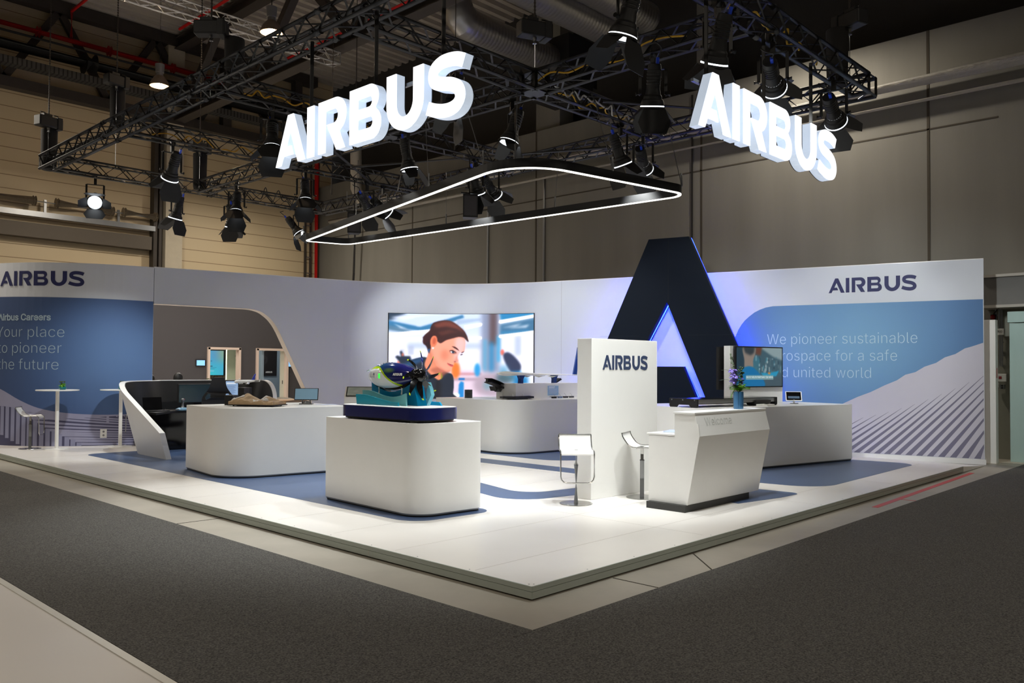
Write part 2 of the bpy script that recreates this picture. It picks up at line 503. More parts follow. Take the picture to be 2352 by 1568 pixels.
# sectional gate: header box and the three spring tubes over it
t = thing('gate_header', 'steel header box coloured as if in shadow over the cream gate in the left wall', 'gate header', (2.2, 23.0, 5.6))
m = MB(); m.box((2.2, 23.0, 5.62), (9.4, .35, .42)); m.mi = 1; m.box((2.2, 22.86, 6.1), (9.6, .12, .16))
m.build('box_beam', [mat('shadowed_steel', (92, 84, 74), 0.6, .3), M_steel], t, world=True)  # the header's shade is put into this steel's colour
t = thing('gate_spring_shaft', 'grey shaft with perforated spring tubes above the cream gate', 'gate shaft', (2.2, 22.8, 6.5))
m = MB(); m.tube([(-2, 22.8, 6.5), (7.0, 22.8, 6.46)], .025); m.build('shaft', M_steel, t, world=True)
Mspr = mat('dusty_spring_tube', (150, 136, 116), 0.7, .2, var=.2, scale=20)
for a, b in ((-.2, 3.45), (4.05, 5.65), (6.0, 7.0)):
    m = MB(); m.tube([(a, 22.8, 6.5), (b, 22.8, 6.48)], .12, 14); m.tube([(a - .03, 22.8, 6.5), (a + .04, 22.8, 6.5)], .15, 14); m.tube([(b - .04, 22.8, 6.48), (b + .03, 22.8, 6.48)], .15, 14)
    m.build('spring_tube', Mspr, t, smooth=True, world=True)
for x in (3.75, 5.85):
    m = MB(); m.box((x, 22.85, 6.33), (.07, .06, .45)); m.build('bracket', M_steel, t, world=True)

# ------------------------------------------------------------------ hall services
def pipe_thing(name, label, cat, pts, r, m, n=12, group=None, extra=None):
    o = MB(); o.tube(pts, r, n)
    if extra: extra(o)
    return tag(o.build(name, m, smooth=True), label, cat, group)
def flanges(xs, y, z, r):
    def fn(o):
        for x in xs: o.tube([(x - .04, y, z), (x + .04, y, z)], r, 12)
    return fn
pipe_thing('sprinkler_main', 'thick red sprinkler main running along the left hall wall below the roof', 'pipe', [(-4, 22.6, 11.4), (9.9, 22.6, 11.4)], .12, M_red, extra=flanges((3.4, 5.4, 7.4, 9.2), 22.6, 11.4, .16))
o = MB(); o.tube([(-4, 22.4, 10.75), (13, 22.4, 10.75)], .27, 16); o.tube([(4.6, 22.4, 10.75), (4.9, 22.4, 10.75)], .34, 16); o.tube([(-4, 22.1, 11.02), (13, 22.1, 11.02)], .05, 8)
tag(o.build('drain_pipe', M_black, smooth=True), 'fat black pipe running along the left wall under the red main', 'pipe')
o = MB(); o.box((4.5, 22.45, 10.2), (17, .4, .02)); o.box((4.5, 22.25, 10.28), (17, .02, .2))
tag(o.build('cable_tray', mat_lines('perforated_tray', (96, 94, 90), (58, 56, 54), 0, .12, .04, .5, metal=.5)), 'perforated grey cable tray under the fat black pipe', 'cable tray')
pipe_thing('riser_pipe', 'bright red vertical riser in the far corner beside the cable ladder', 'pipe', [(13.12, 22.9, 0), (13.12, 22.9, 9.5)], .1, M_red, 14)
t = thing('cable_ladder', 'narrow steel cable ladder rising on the left wall beside the red riser', 'cable ladder', (12.9, 23.1, 0))
for x in (12.75, 12.98):
    m = MB(); m.box((x, 23.08, 5), (.05, .08, 10)); m.build('rail', M_steeld, t, world=True)
m = MB()
for k in range(16): m.box((12.87, 23.06, .4 + k * .6), (.2, .03, .04))
m.build('rungs', M_steel, t, world=True)
# sprinkler branch lines under the roof
for n, (pa, lab) in enumerate(((((7.1, 21.5, 12.3), (7.1, -3, 12.3)), 'thin red sprinkler branch under the roof right of the lit bell lamps'),
                               (((4.3, 22.6, 12.3), (4.3, 15.4, 12.3)), 'thin red sprinkler branch under the roof at the upper left'),
                               (((10.6, 21, 12.2), (10.6, 2, 12.2)), 'thin red sprinkler branch seen above the hanging letters'))):
    pipe_thing('sprinkler_branch', lab, 'pipe', [pa[0], pa[1]] if n != 1 else [(4.3, 22.6, 11.5), (4.3, 22.6, 12.3), pa[1]], .045, M_red, 8, 'red sprinkler branch lines')
# foil wrapped ducts along the concrete wall
pipe_thing('foil_duct', 'thick foil-wrapped duct running along the concrete wall', 'duct', [(12.95, -9, 7.4), (12.95, 19.2, 7.4), (12.97, 19.9, 7.55), (12.98, 20.2, 8.0), (13.0, 20.3, 10.5)], .2, M_foil, 18)
pipe_thing('foil_pipe', 'thin foil-wrapped pipe just below the thick foil duct', 'duct', [(13.1, -9, 7.05), (13.1, 22, 7.05)], .075, M_foil, 12)
# spiral ducts
def spiral(name, label, pts, r):
    o = MB(); P = []; R = []
    for a, b in zip(pts, pts[1:]):
        a, b = Vector(a), Vector(b); n = max(2, int((b - a).length / .035))
        for k in range(n): P.append(a.lerp(b, k / n))
    R = [r * (1 + (.018 if i % 3 == 0 else 0)) for i in range(len(P))]
    o.tube(P, R, 28); return tag(o.build(name, M_duct, smooth=.4), label, 'duct')
el = [(8.2, 9.9, 12.5), (8.2, 9.9, 10.4), (8.24, 9.9, 10.05), (8.36, 9.9, 9.8), (8.56, 9.9, 9.64), (8.85, 9.9, 9.6), (11.6, 9.9, 9.6)]
spiral('spiral_duct', 'big spiral duct that drops from the roof and bends toward the concrete wall', el, .37)
spiral('spiral_duct', 'big straight spiral duct crossing under the roof at upper centre', [(5.0, 7.65, 9.6), (12.3, 7.65, 9.6)], .37)
spiral('spiral_duct', 'short spiral duct with open round end at upper right centre', [(6.0, 7.1, 9.95), (11.9, 7.1, 9.95)], .36)
o = MB(); o.box((12.05, 9.9, 9.4), (1.0, 1.3, 1.5), bev=.01); o.box((12.9, 9.9, 9.4), (.9, .3, .3)); tag(o.build('duct_plenum', M_black), 'dark plenum box where the bent spiral duct ends', 'duct box')
pipe_thing('wall_cable', 'black cable hanging down the concrete wall above the big letter', 'cable', [(13.27, 6.74, 8.4), (13.27, 6.74, .3)], .022, M_black, 8)
pipe_thing('wall_cable', 'black cable pair hanging in the far corner below the light triangle', 'cable', [(12.9, 20.1, 7.2), (12.95, 20.25, 5), (13.0, 20.7, .5)], .04, M_black, 8)
for y, zt in ((13.84, 6.45), (11.57, 7.15)):
    pipe_thing('wall_conduit', 'thin grey conduit on the concrete wall ' + ('with a bent top' if y > 12 else 'left of the wall joint'), 'conduit', [(13.26, y + (.5 if y > 12 else 0), zt + (.05 if y > 12 else 0)), (13.26, y, zt), (13.26, y, .2)], .03, M_steel, 8)

# roof girders: upper and lower chord with V members
def girder(label, x, y0, y1, first=0.0, pitch=4.6):
    t = thing('roof_girder', label, 'girder', (x, (y0 + y1) / 2, 9.8))
    for z, h in ((9.86, .24), (12.32, .34)):
        m = MB(); m.box((x, (y0 + y1) / 2, z - h / 2), (.36, y1 - y0, .03)); m.box((x, (y0 + y1) / 2, z + h / 2), (.36, y1 - y0, .03)); m.box((x, (y0 + y1) / 2, z), (.06, y1 - y0, h))
        m.build('chord', M_steeld, t, world=True)
    y = y1 - first
    while y > y0 + pitch:
        for a, b in ((y, y - pitch / 2), (y - pitch, y - pitch / 2)):
            m = MB(); m.bar((x, a, 9.95), (x, b, 12.2), .22, .22); m.build('diagonal', M_steeld, t, world=True)
        y -= pitch
    return t
girder('dark roof girder with V braces behind the lit bell lamps', 7.7, -2, 23.1, .8)
girder('dark roof girder at the upper left corner of the picture', -1.2, 4, 23.1, .8)
girder('dark roof girder crossing high above the grid at upper centre', 15.4, -4, 23, .8)
t = thing('wall_girder', 'dark girder with V braces along the top of the left hall wall', 'girder', (4, 22.9, 9.8))
for z, h in ((9.8, .3), (12.4, .36)):
    m = MB(); m.box((3, 22.9, z), (20, .35, h)); m.build('chord', M_steeld, t, world=True)
for k in range(5):
    x = -3.2 + 2.9 * k
    m = MB(); m.bar((x, 22.9, 9.9), (x + 1.45, 22.9, 12.3), .16, .2); m.build('diagonal', M_steeld, t, world=True)
    m = MB(); m.bar((x + 2.9, 22.9, 9.9), (x + 1.45, 22.9, 12.3), .16, .2); m.build('diagonal', M_steeld, t, world=True)
for xx in (9.4, 12.2):
    m = MB(); m.box((xx, 22.9, 11), (.3, .3, 2.6)); m.build('post', M_steeld, t, world=True)

# ------------------------------------------------------------------ rigging
def truss_mesh(p0, p1, w=.24, r=.028, rb=.0125, pitch=.5, inset=0.0):
    """box truss: four chords (first mesh) and zigzag braces (second mesh)"""
    p0, p1 = Vector(p0), Vector(p1); d = (p1 - p0); Ln = d.length; d.normalize()
    a = Vector((-d.y, d.x, 0)); b = Vector((0, 0, 1)); h = w / 2
    ch = MB(); br = MB()
    cs = [a * (sx * h) + b * (sy * h) for sx, sy in ((-1, -1), (1, -1), (1, 1), (-1, 1))]
    for c in cs: ch.tube([p0 + c, p1 + c], r, 10)
    n = max(2, int(round((Ln - 2 * inset) / pitch)))
    for q in range(4):
        A, B = cs[q], cs[(q + 1) % 4]
        for k in range(n):
            s0 = inset + (Ln - 2 * inset) * k / n; s1 = inset + (Ln - 2 * inset) * (k + 1) / n; sm = (s0 + s1) / 2
            br.tube([p0 + A + d * s0, p0 + B + d * sm], rb, 6, caps=False); br.tube([p0 + B + d * sm, p0 + A + d * s1], rb, 6, caps=False)
        for s in (inset, Ln - inset): br.tube([p0 + A + d * s, p0 + B + d * s], rb * 1.4, 6, caps=False)
    k = 3.05
    s = k
    while s < Ln - .5:
        for c in cs: ch.tube([p0 + c + d * (s - .05), p0 + c + d * (s + .05)], r * 1.25, 8)
        s += k
    return ch, br
ZT = 5.42
grid = thing('lighting_truss_grid', 'black box truss grid hung over the stand with spotlights on it', 'truss', (3.7, 6.4, 5.3))
XA, XM, XB = .73, 3.68, 6.72
YS = (12.75, 9.3, 6.42, 3.32, .17)
runs = [((XA, YS[0] + .12), (XA, YS[4] - .12)), ((XB, YS[0] + .12), (XB, YS[4] - .12))]
for y in (YS[0], YS[4]): runs.append(((XA + .13, y), (XB - .13, y)))
for y in YS[1:4]: runs += [((XA + .13, y), (XM - .13, y)), ((XM + .13, y), (XB - .13, y))]
for ya, yb in zip(YS, YS[1:]): runs.append(((XM, ya - .13), (XM, yb + .13)))
for a, b in runs:
    ch, br = truss_mesh((*a, ZT), (*b, ZT))
    c = ch.build('truss_beam', M_truss, grid, smooth=True, world=True)
    br.build('braces', M_truss, c, smooth=True, world=True)
for y in YS[1:4]:
    m = MB()
    for sx in (-.12, .12):
        for sy in (-.12, .12): m.box((XM + sx, y + sy, ZT), (.05, .05, .3))
    for sz in (-.12, .12): m.box((XM, y, ZT + sz), (.3, .3, .02))
    m.build('corner_block', M_truss, grid, world=True)
# scaffold tubes clamped under the grid
for a, b, lab in (((1.7, 6.2, 5.22), (5.3, 9.0, 5.22), 'single black scaffold tube clamped under the grid behind the left letters'),
                  ((4.35, 2.7, 5.22), (6.7, 1.1, 5.22), 'single black scaffold tube under the grid pointing to the right letters'),
                  ((4.2, 8.1, 5.2), (6.2, 4.0, 5.2), 'single black scaffold tube carrying the light triangle cables')):
    o = MB(); o.tube([a, b], .025, 12, caps=False); tag(o.build('scaffold_tube', M_truss, smooth=True), lab, 'tube')
# cables lying in the trusses
for n, (y, x0, x1, col, lab) in enumerate(((9.36, 1.0, 3.4, (190, 140, 20), 'yellow cable bundle lying in the far cross truss'), (3.36, 4.0, 6.4, (205, 160, 30), 'yellow cable loops lying in the near right cross truss'), (3.26, 4.0, 6.3, (200, 200, 200), 'white cable lying in the near right cross truss'), (.2, 3.2, 5.4, (200, 160, 30), 'yellow cable in the right front truss above the letters'), (12.8, 4.6, 6.3, (30, 30, 32), 'black cable loops on top of the far truss'), (6.46, 1.2, 3.3, (200, 150, 20), 'yellow cable in the cross truss above the far letters'))):
    o = MB(); P = []
    k = 18
    for i in range(k + 1):
        P.append((x0 + (x1 - x0) * i / k, y + random.uniform(-.06, .06), 5.35 + random.uniform(0, .16) + (.2 if n == 4 and i % 4 == 2 else 0)))
    o.tube(spline(P, 4), .011, 6); tag(o.build('truss_cable', mat('cable_%d' % n, col, .5), smooth=True), lab, 'cable')
o = MB(); P = [(XM - .05 + random.uniform(-.05, .05), 1.0 + .28 * i, 5.34 + random.uniform(0, .14)) for i in range(9)]
o.tube(spline(P, 4), .011, 6); tag(o.build('truss_cable', mat('cable_y', (200, 155, 25), .5), smooth=True), 'yellow cable bundle in the middle truss beside the tall spotlight', 'cable')

# chain hoists
M_bag = mat('black_chain_bag', (24, 22, 21), .85, var=.2)
def hoist(x, y, z, label, rot=0.0, bag=True, zt=12.5, zb=5.56, bo=.1):
    t = thing('chain_hoist', label, 'chain hoist', (x, y, z), rot, 'chain hoists that carry the truss grid')
    m = MB(); m.box((0, 0, 0), (.46, .2, .2), bev=.02); m.box((.16, 0, 0), (.1, .23, .23), bev=.01); m.box((-.05, 0, .12), (.16, .12, .06)); m.build('motor', M_black, t)
    m = MB(); m.tube([(-.16, 0, .1), (-.16, 0, .17), (-.08, 0, .17), (-.08, 0, .1)], .012, 6); m.tube([(.1, 0, .1), (.1, 0, .16), (.18, 0, .16), (.18, 0, .1)], .012, 6); m.build('handle', M_black, t, smooth=True)
    m = MB(); m.tube([(0, 0, .1), (0, 0, zt - z)], .011, 6)
    k = .12
    while k < zt - z: m.box((0, 0, k), (.026, .014, .022)); k += .05
    m.build('chain', M_steeld, t)
    m = MB(); m.tube([(0, 0, -.1), (0, 0, -.18)], .03, 8); m.tube([(0, 0, -.16), (.0, 0, zb - z)], .006, 6); m.build('hook', M_steel, t, smooth=True)
    if bag:
        m = MB(); m.lathe([(.0, -.86), (.12, -.86), (.135, -.8), (.145, -.12), (.14, -.1), (.0, -.1)], (bo, .12, 0), 14); m.build('chain_bag', M_bag, t, smooth=True)
    return t
hoist(.77, 12.94, 6.2, 'black chain hoist with bag above the far left truss corner', .3)
hoist(1.97, 12.9, 7.28, 'black chain hoist with bag hanging left of the far bell lamp', .2, zb=5.6)
hoist(1.2, 7.4, 6.55, 'big black chain hoist with long bag above the left letters', -.8, bo=.3)
hoist(3.68, 3.32, 6.14, 'black chain hoist without bag above the truss crossing', -.4, bag=False)
hoist(6.6, .3, 6.3, 'black chain hoist with bag above the right truss corner', 1.2)
hoist(3.6, 12.7, 6.25, 'small black chain hoist with bag in front of the cream wall', .2)
# slack second chains
for x, y, lab in ((4.4, 8.3, 'thin hanging chain beside the near bell lamp'), (6.4, 12.0, 'thin hanging chain behind the left letters'), (5.9, 7.3, 'thin hanging chain under the bent spiral duct')):
    o = MB(); o.tube([(x, y, 5.6), (x, y, 12.5)], .012, 6); tag(o.build('hoist_chain', M_steeld), lab, 'chain')
# silver truss hung high under the roof
t = thing('silver_truss', 'bright silver truss hung high under the roof behind the near bell lamp', 'truss', (4.2, 13.0, 9.8))
ch, br = truss_mesh((-.6, 13.6, 9.45), (7.6, 13.6, 9.45), .29, .026, .011, .5)
c = ch.build('truss_beam', M_silver, t, smooth=True, world=True); br.build('braces', M_silver, c, smooth=True, world=True)
t['label'] = 'bright silver truss hung high under the roof behind the near bell lamp'

# bell shaped high-bay lamps
def bell(x, y, z, label):
    t = thing('high_bay_lamp', label, 'hall lamp', (x, y, z), 0, 'bell lamps hung under the roof')
    m = MB(); m.lathe([(.235, 0), (.225, .05), (.19, .14), (.13, .22), (.09, .26), (.0, .26)], n=28); m.lathe([(.228, .0), (.218, .05), (.183, .135), (.12, .215), (.0, .235)], n=28)
    m.lathe([(.235, 0), (.228, 0)], n=28)
    m.build('reflector', mat('lamp_reflector', (128, 112, 98), .4, .3), t, smooth=True)
    m = MB(); m.lathe([(.0, .26), (.085, .26), (.085, .33), (.10, .34), (.115, .55), (.0, .56)], n=20); m.build('ballast_housing', mat('ballast_grey', (150, 150, 152), .4, .5), t, smooth=True)
    m = MB(); m.ball((0, 0, .1), .065, (1, 1, 1.5)); m.build('bulb', mat('lamp_bulb', (255, 226, 190), .4, var=0, emit=22), t, smooth=True)
    m = MB(); m.tube([(0, 0, .55), (0, 0, 12.5 - z)], .01, 6); m.build('cord', M_black, t)
    d = bpy.data.lights.new('bell_light', 'POINT'); d.energy = 60; d.color = (1, .72, .45); d.shadow_soft_size = .07
    o = bpy.data.objects.new('bell_light', d); COL.objects.link(o); o.parent = t; o.location = (0, 0, -.02)
bell(4.65, 11.7, 8.72, 'lit grey bell lamp on a cord, the nearer and higher one')
bell(4.4, 16.6, 8.66, 'lit grey bell lamp on a cord, the farther one near the left wall')

# ------------------------------------------------------------------ spotlights with barn doors
def make_spot():
    t = thing('stage_spotlight', 'x', 'spotlight')
    m = MB()
    for s in (-1, 1): m.bar((s * .15, 0, 0), (s * .15, 0, .30), .012, .035)
    m.bar((-.15, 0, .30), (.15, 0, .30), .035, .012); m.box((0, 0, .36), (.05, .05, .12)); m.tube([(-.035, 0, .47), (.035, 0, .47)], .05, 10)
    m.tube([(.15, 0, 0), (.2, 0, 0)], .022, 8); m.tube([(-.15, 0, 0), (-.2, 0, 0)], .022, 8)
    m.build('yoke', M_truss, t, smooth=True)
    m = MB(); m.lathe([(0, .34), (.07, .335), (.078, .3), (.078, .06), (.085, .03), (.09, 0)], n=20)
    for k in range(5): m.lathe([(.078, .11 + k * .035), (.084, .115 + k * .035), (.084, .125 + k * .035), (.078, .13 + k * .035)], n=20)
    m.build('lamp_body', M_black, t, smooth=.5)
    m = MB(); m.lathe([(.09, 0), (.105, -.02), (.108, -.05), (.122, -.06), (.135, -.10), (.135, -.125), (.128, -.125), (.1, -.03)], n=24); m.build('front_flare', M_black, t, smooth=.5)
    m = MB(); m.lathe([(.136, -.126), (.139, -.14), (.128, -.14)], n=24); m.build('lens_ring', M_lens, t, smooth=True)
    m = MB(); m.lathe([(.0, -.128), (.06, -.134), (.122, -.128)], n=24); m.build('lens', M_lens, t, smooth=True)
    m = MB(); m.lathe([(.128, -.14), (.15, -.14), (.15, -.158), (.128, -.158)], n=24); m.build('door_frame', M_black, t, smooth=.5)
    def door(w0, w1, ln, ang, az):
        m = MB(); M = Matrix.Rotation(az, 4, 'Z') @ Matrix.Translation((0, .13, -.158)) @ Matrix.Rotation(ang, 4, 'X')
        P = [(-w0 / 2, 0), (w0 / 2, 0), (w1 / 2, -ln * .55), (w1 / 2 * .72, -ln), (-w1 / 2 * .72, -ln), (-w1 / 2, -ln * .55)]
        m.prism(P, -.002, .002, lambda x, y, d: M @ Vector((x, d, y)))
        return m.build('barn_door', M_black, t)
    door(.25, .38, .30, .42, 0); door(.25, .38, .30, .36, PI)
    door(.2, .17, .22, .75, PI / 2); door(.2, .17, .22, .75, -PI / 2)
    m = MB(); m.box((.03, -.02, .37), (.03, .03, .07)); m.build('blue_plug', mat('blue_plug', (20, 70, 220), .4), t)
    m = MB(); m.tube(spline([(.03, -.02, .4), (.06, -.04, .5), (.0, -.06, .56), (-.06, 0, .55)], 5), .008, 6); m.build('power_cable', M_black, t, smooth=True)
    return t
SPOT = make_spot()
_spot_used = [False]
def spot(x, y, z, target, label, power=260, cone=58, blend=.7, color=(.97, 1.0, .985)):
    tg = Vector(target); d = tg - Vector((x, y, z)); rz = math.atan2(d.y, d.x) - PI / 2; tilt = math.atan2(math.hypot(d.x, d.y), -d.z)
    if not _spot_used[0]:
        t = SPOT; _spot_used[0] = True; t.location = (x, y, z); t.rotation_euler = (0, 0, rz); t['label'] = label
    else: t = copy_thing(SPOT, (x, y, z), rz, label)
    t['group'] = 'black spotlights with barn doors on the truss grid'
    for c in t.children:
        if c.name.split('.')[0] != 'yoke': c.rotation_euler = (tilt, 0, 0)
    l = bpy.data.lights.new('spot_beam', 'SPOT'); l.energy = power; l.spot_size = math.radians(cone); l.spot_blend = blend; l.color = color; l.shadow_soft_size = .09
    o = bpy.data.objects.new('spot_beam', l); COL.objects.link(o)
    dn = d.normalized(); o.location = Vector((x, y, z)) + dn * .17
    o.rotation_euler = dn.to_track_quat('-Z', 'Y').to_euler()
    return t
ZS = 4.83
SPOTS = [
 ((1.55, 12.75), (-1.2, 5.5, 1.2), 'glaring white spotlight aimed at the viewer near the far left truss corner', 60, 50),
 ((1.5, 9.3), (1.5, 12.3, .6), 'large spotlight on the far cross truss left of the left letters', 400, 66),
 ((3.15, 12.75), (2.6, 14.2, .1), 'spotlight directly below the large one on the far truss', 160, 60),
 ((3.7, 11.3), (2.6, 9.6, .1), 'upper of the two stacked spotlights on the middle truss', 260, 62),
 ((4.35, 12.75), (5.4, 13.8, .1), 'lower of the two stacked spotlights, farther back on the far truss', 160, 60),
 ((5.95, 12.75), (7.2, 11.0, 2.0), 'spotlight hung left of the red riser at the far truss end', 220, 60),
 ((4.0, 9.3), (3.1, 7.6, .1), 'spotlight with spread doors right below the left letters A and I', 260, 62),
 ((1.65, 6.45), (.8, 5.0, .1), 'large lit spotlight immediately left of the left letter A', 380, 62),
 ((3.65, 5.9), (4.4, 5.4, .1), 'spotlight with wide doors hanging below the left letter U', 360, 76),
 ((5.4, 9.3), (8.6, 10.6, 2.0), 'left one of the spotlight pair at the black speaker below the light triangle', 260, 66),
 ((5.8, 9.3), (9.6, 8.8, 2.2), 'right one of the spotlight pair hidden partly by the light triangle', 240, 66),
 ((5.6, 6.42), (7.6, 6.9, .8), 'left one of the spotlight pair above the middle black speaker', 260, 66),
 ((6.0, 6.42), (9.9, 7.2, 2.0), 'right one of the spotlight pair above the middle black speaker', 260, 66),
 ((3.65, 3.7), (2.3, 4.4, .1), 'spotlight with a bright lens above the near corner of the light triangle', 330, 68),
 ((5.6, 3.32), (7.6, 2.9, .6), 'left one of the spotlight pair right of the light triangle corner', 300, 66),
 ((6.2, 3.32), (10.4, 5.2, 2.4), 'right one of the spotlight pair right of the light triangle corner', 330, 60),
 ((1.75, .45), (1.6, 1.9, .1), 'big near spotlight cut by the top edge of the picture', 330, 74),
 ((3.6, 1.4), (4.6, 2.4, .1), 'tall spotlight on the middle truss left of the right letter A', 330, 70),
 ((2.9, .17), (3.9, 1.9, 1.0), 'spotlight directly behind the right letter A', 360, 66),
 ((4.1, .17), (11.0, 2.6, 2.4), 'spotlight behind the right letters I and R', 480, 50),
 ((5.75, .17), (11.4, 1.2, 2.2), 'spotlight above the right letter S under the truss end', 420, 56),
 ((2.2, 3.32), (.9, 3.9, .1), 'spotlight hidden behind the left letters U and S', 330, 72),
]
for (x, y), tg, lab, pw, cn in SPOTS: spot(x, y, ZS, tg, lab, pw, cn)
# black loudspeakers
for (x, y, lab) in ((5.1, 9.3, 'small black loudspeaker below the spotlight pair at left'), (5.45, 6.42, 'small black loudspeaker below the spotlight pair at centre')):
    t = thing('loudspeaker', lab, 'loudspeaker', (x, y, 4.45), -.6, 'small black loudspeakers under the grid')
    m = MB(); m.prism([(-.13, -.12), (.13, -.12), (.09, .12), (-.09, .12)], -.2, .2); m.build('cabinet', M_black, t)
    m = MB(); m.box((0, -.123, 0), (.22, .008, .34)); m.build('grille', M_dgrey, t)
    m = MB(); m.tube([(0, 0, .2), (0, 0, .85)], .015, 8); m.box((0, 0, .24), (.3, .04, .02)); m.build('bracket', M_truss, t)

# ------------------------------------------------------------------ hanging illuminated wordmarks
def hang_sign(label, loc, rotz, width, height, poles):
    """local x runs along the letters, local -y is the front"""
    t = thing('hanging_letter_sign', label, 'sign', loc, rotz, 'hanging white light letters')
    k = width / LOGO_W
    for g in logo_glyphs():
        loops = [[(a * k, b * height) for a, b in l] for l in g]
        m = MB(); m.prism(loops, .0, .095, lambda x, y, d: (x, d, y)); o = m.build('letter', M_glows, t)
        m = MB(); m.prism(loops, -.012, -.001, lambda x, y, d: (x, d, y)); m.build('letter_face', M_glow, o)
        m = MB(); m.prism(loops, .095, .105, lambda x, y, d: (x, d, y)); m.build('letter_back', M_dgrey, o)
    m = MB(); m.bar((.1, .125, height * .86), (width - .1, .125, height * .86), .03, .03); m.bar((.1, .125, height * .2), (width - .1, .125, height * .2), .03, .03); m.build('support_rail', M_steel, t)
    for x in poles:
        m = MB(); m.tube([(x, .15, height * .15), (x, .15, 5.3 - loc[2])], .022, 8); m.build('hanger_pole', M_truss, t, smooth=True)
hang_sign('white illuminated company letters hanging at left over the stand', (.56, 4.47, 3.925), -PI / 2, 3.15, .555, (.47, 1.65, 2.68))
hang_sign('white illuminated company letters hanging at right over the stand', (2.3, .03, 3.92), 0.0, 3.16, .555, (.40, 1.6, 2.8))

# ------------------------------------------------------------------ triangular light frame
tri = [(2.9398, 2.929), (6.1157, 2.388), (5.6617, 10.281), (4.764, 10.5505)]
t = thing('triangular_light_frame', 'big black triangular frame with a white light line hanging over the stand', 'light', (4.4, 5.4, 4.2))
pth = roundpoly(tri, [.75, .28, .32, .16], 14)
def inset(P, d):
    out = []; n = len(P)
    ar = sum(P[i - 1][0] * P[i][1] - P[i][0] * P[i - 1][1] for i in range(n))
    sg = 1 if ar > 0 else -1
    for i in range(n):
        a, b, c = Vector(P[i - 1]), Vector(P[i]), Vector(P[(i + 1) % n])
        n1 = Vector((-(b - a).y, (b - a).x)).normalized(); n2 = Vector((-(c - b).y, (c - b).x)).normalized()
        q = (n1 + n2).normalized() * (sg * d)
        out.append((b.x + q.x, b.y + q.y))
    return out
def ring(mb, P, d0, d1, z0, z1):
    O, I = inset(P, d0), inset(P, d1); n = len(P)
    V = [[mb.bm.verts.new((*q, z)) for q in R] for R, z in ((O, z0), (O, z1), (I, z1), (I, z0))]
    for k in range(4):
        for i in range(n): mb.face([V[k][i], V[k][(i + 1) % n], V[(k + 1) % 4][(i + 1) % n], V[(k + 1) % 4][i]])
m = MB(); ring(m, pth, 0, .055, 4.2, 4.315); m.build('housing', M_black, t, world=True)
m = MB(); ring(m, pth, .004, .051, 4.188, 4.1995); m.build('light_line', M_strip, t, world=True)
cab = [(px, (px[0] + dx, px[1] + dy, 5.3)) for px, dx, dy in ((pth[6], .3, .25), (pth[0], .1, .5), (((tri[0][0] + tri[1][0]) / 2, (tri[0][1] + tri[1][1]) / 2), 0, .3), (pth[20], .1, .3),
       ((tri[1][0] * .68 + tri[2][0] * .32, tri[1][1] * .68 + tri[2][1] * .32), .1, 0), ((tri[1][0] * .36 + tri[2][0] * .64, tri[1][1] * .36 + tri[2][1] * .64), 0, 0), (tri[2], -.05, 0), (tri[3], .1, 0),
       ((tri[0][0] * .7 + tri[3][0] * .3, tri[0][1] * .7 + tri[3][1] * .3), .1, .2), ((tri[0][0] * .35 + tri[3][0] * .65, tri[0][1] * .35 + tri[3][1] * .65), .1, .1))]
for a, b in cab:
    m = MB(); m.tube([(a[0], a[1], 4.31), b], .006, 6); c = m.build('suspension_cable', M_steel, t, world=True)
    m = MB(); m.tube([(a[0], a[1], 4.31), (a[0] * .97 + b[0] * .03, a[1] * .97 + b[1] * .03, 4.5)], .016, 6); m.build('turnbuckle', M_steel, c, world=True)

# ------------------------------------------------------------------ floor coverings
M_carpet = mat_speckle('charcoal_carpet', (46, 45, 44), (112, 110, 106), 85)
def sheet(name, label, cat, poly, z0, z1, m, kind=None):
    o = MB(); o.prism(poly, z0, z1); return tag(o.build(name, m), label, cat, kind=kind)
sheet('aisle_carpet', 'charcoal speckled carpet of the left aisle in front of the stand', 'carpet', [(-2.44, -.475), (-.505, -.475), (-.505, 18), (-2.44, 18)], .0005, .008, M_carpet)
sheet('aisle_carpet', 'charcoal speckled carpet of the right aisle in front of the stand', 'carpet', [(-9, -6), (13.2, -6), (13.2, -.44), (-.5, -.462), (-.5, -.478), (-9, -.478)], .0005, .008, M_carpet)
t = thing('neighbour_platform', 'pale floor of the neighbouring stand in the bottom left corner', 'platform', (-5, 5, 0))
m = MB(); m.box((-5.2, 7.8, .003), (5.4, 16.5, .006)); m.build('floor_board', mat('pale_grey_board', (222, 217, 212), .45, var=.05, scale=.8), t, world=True)
m = MB(); m.box((-2.475, 7.8, .006), (.05, 16.5, .012)); m.build('edge_strip', mat('pale_edge_strip', (214, 212, 202), .4), t, world=True)
o = MB()
o.bar((5.9, -.25, .001), (10.53, -.12, .001), .075, .002); o.bar((6.78, -.25, .001), (6.8, -.44, .001), .03, .002)
tag(o.build('floor_tape', mat('red_floor_tape', (205, 70, 70), .5), smooth=False), 'long strip of red tape on the bare floor along the right edge', 'tape')

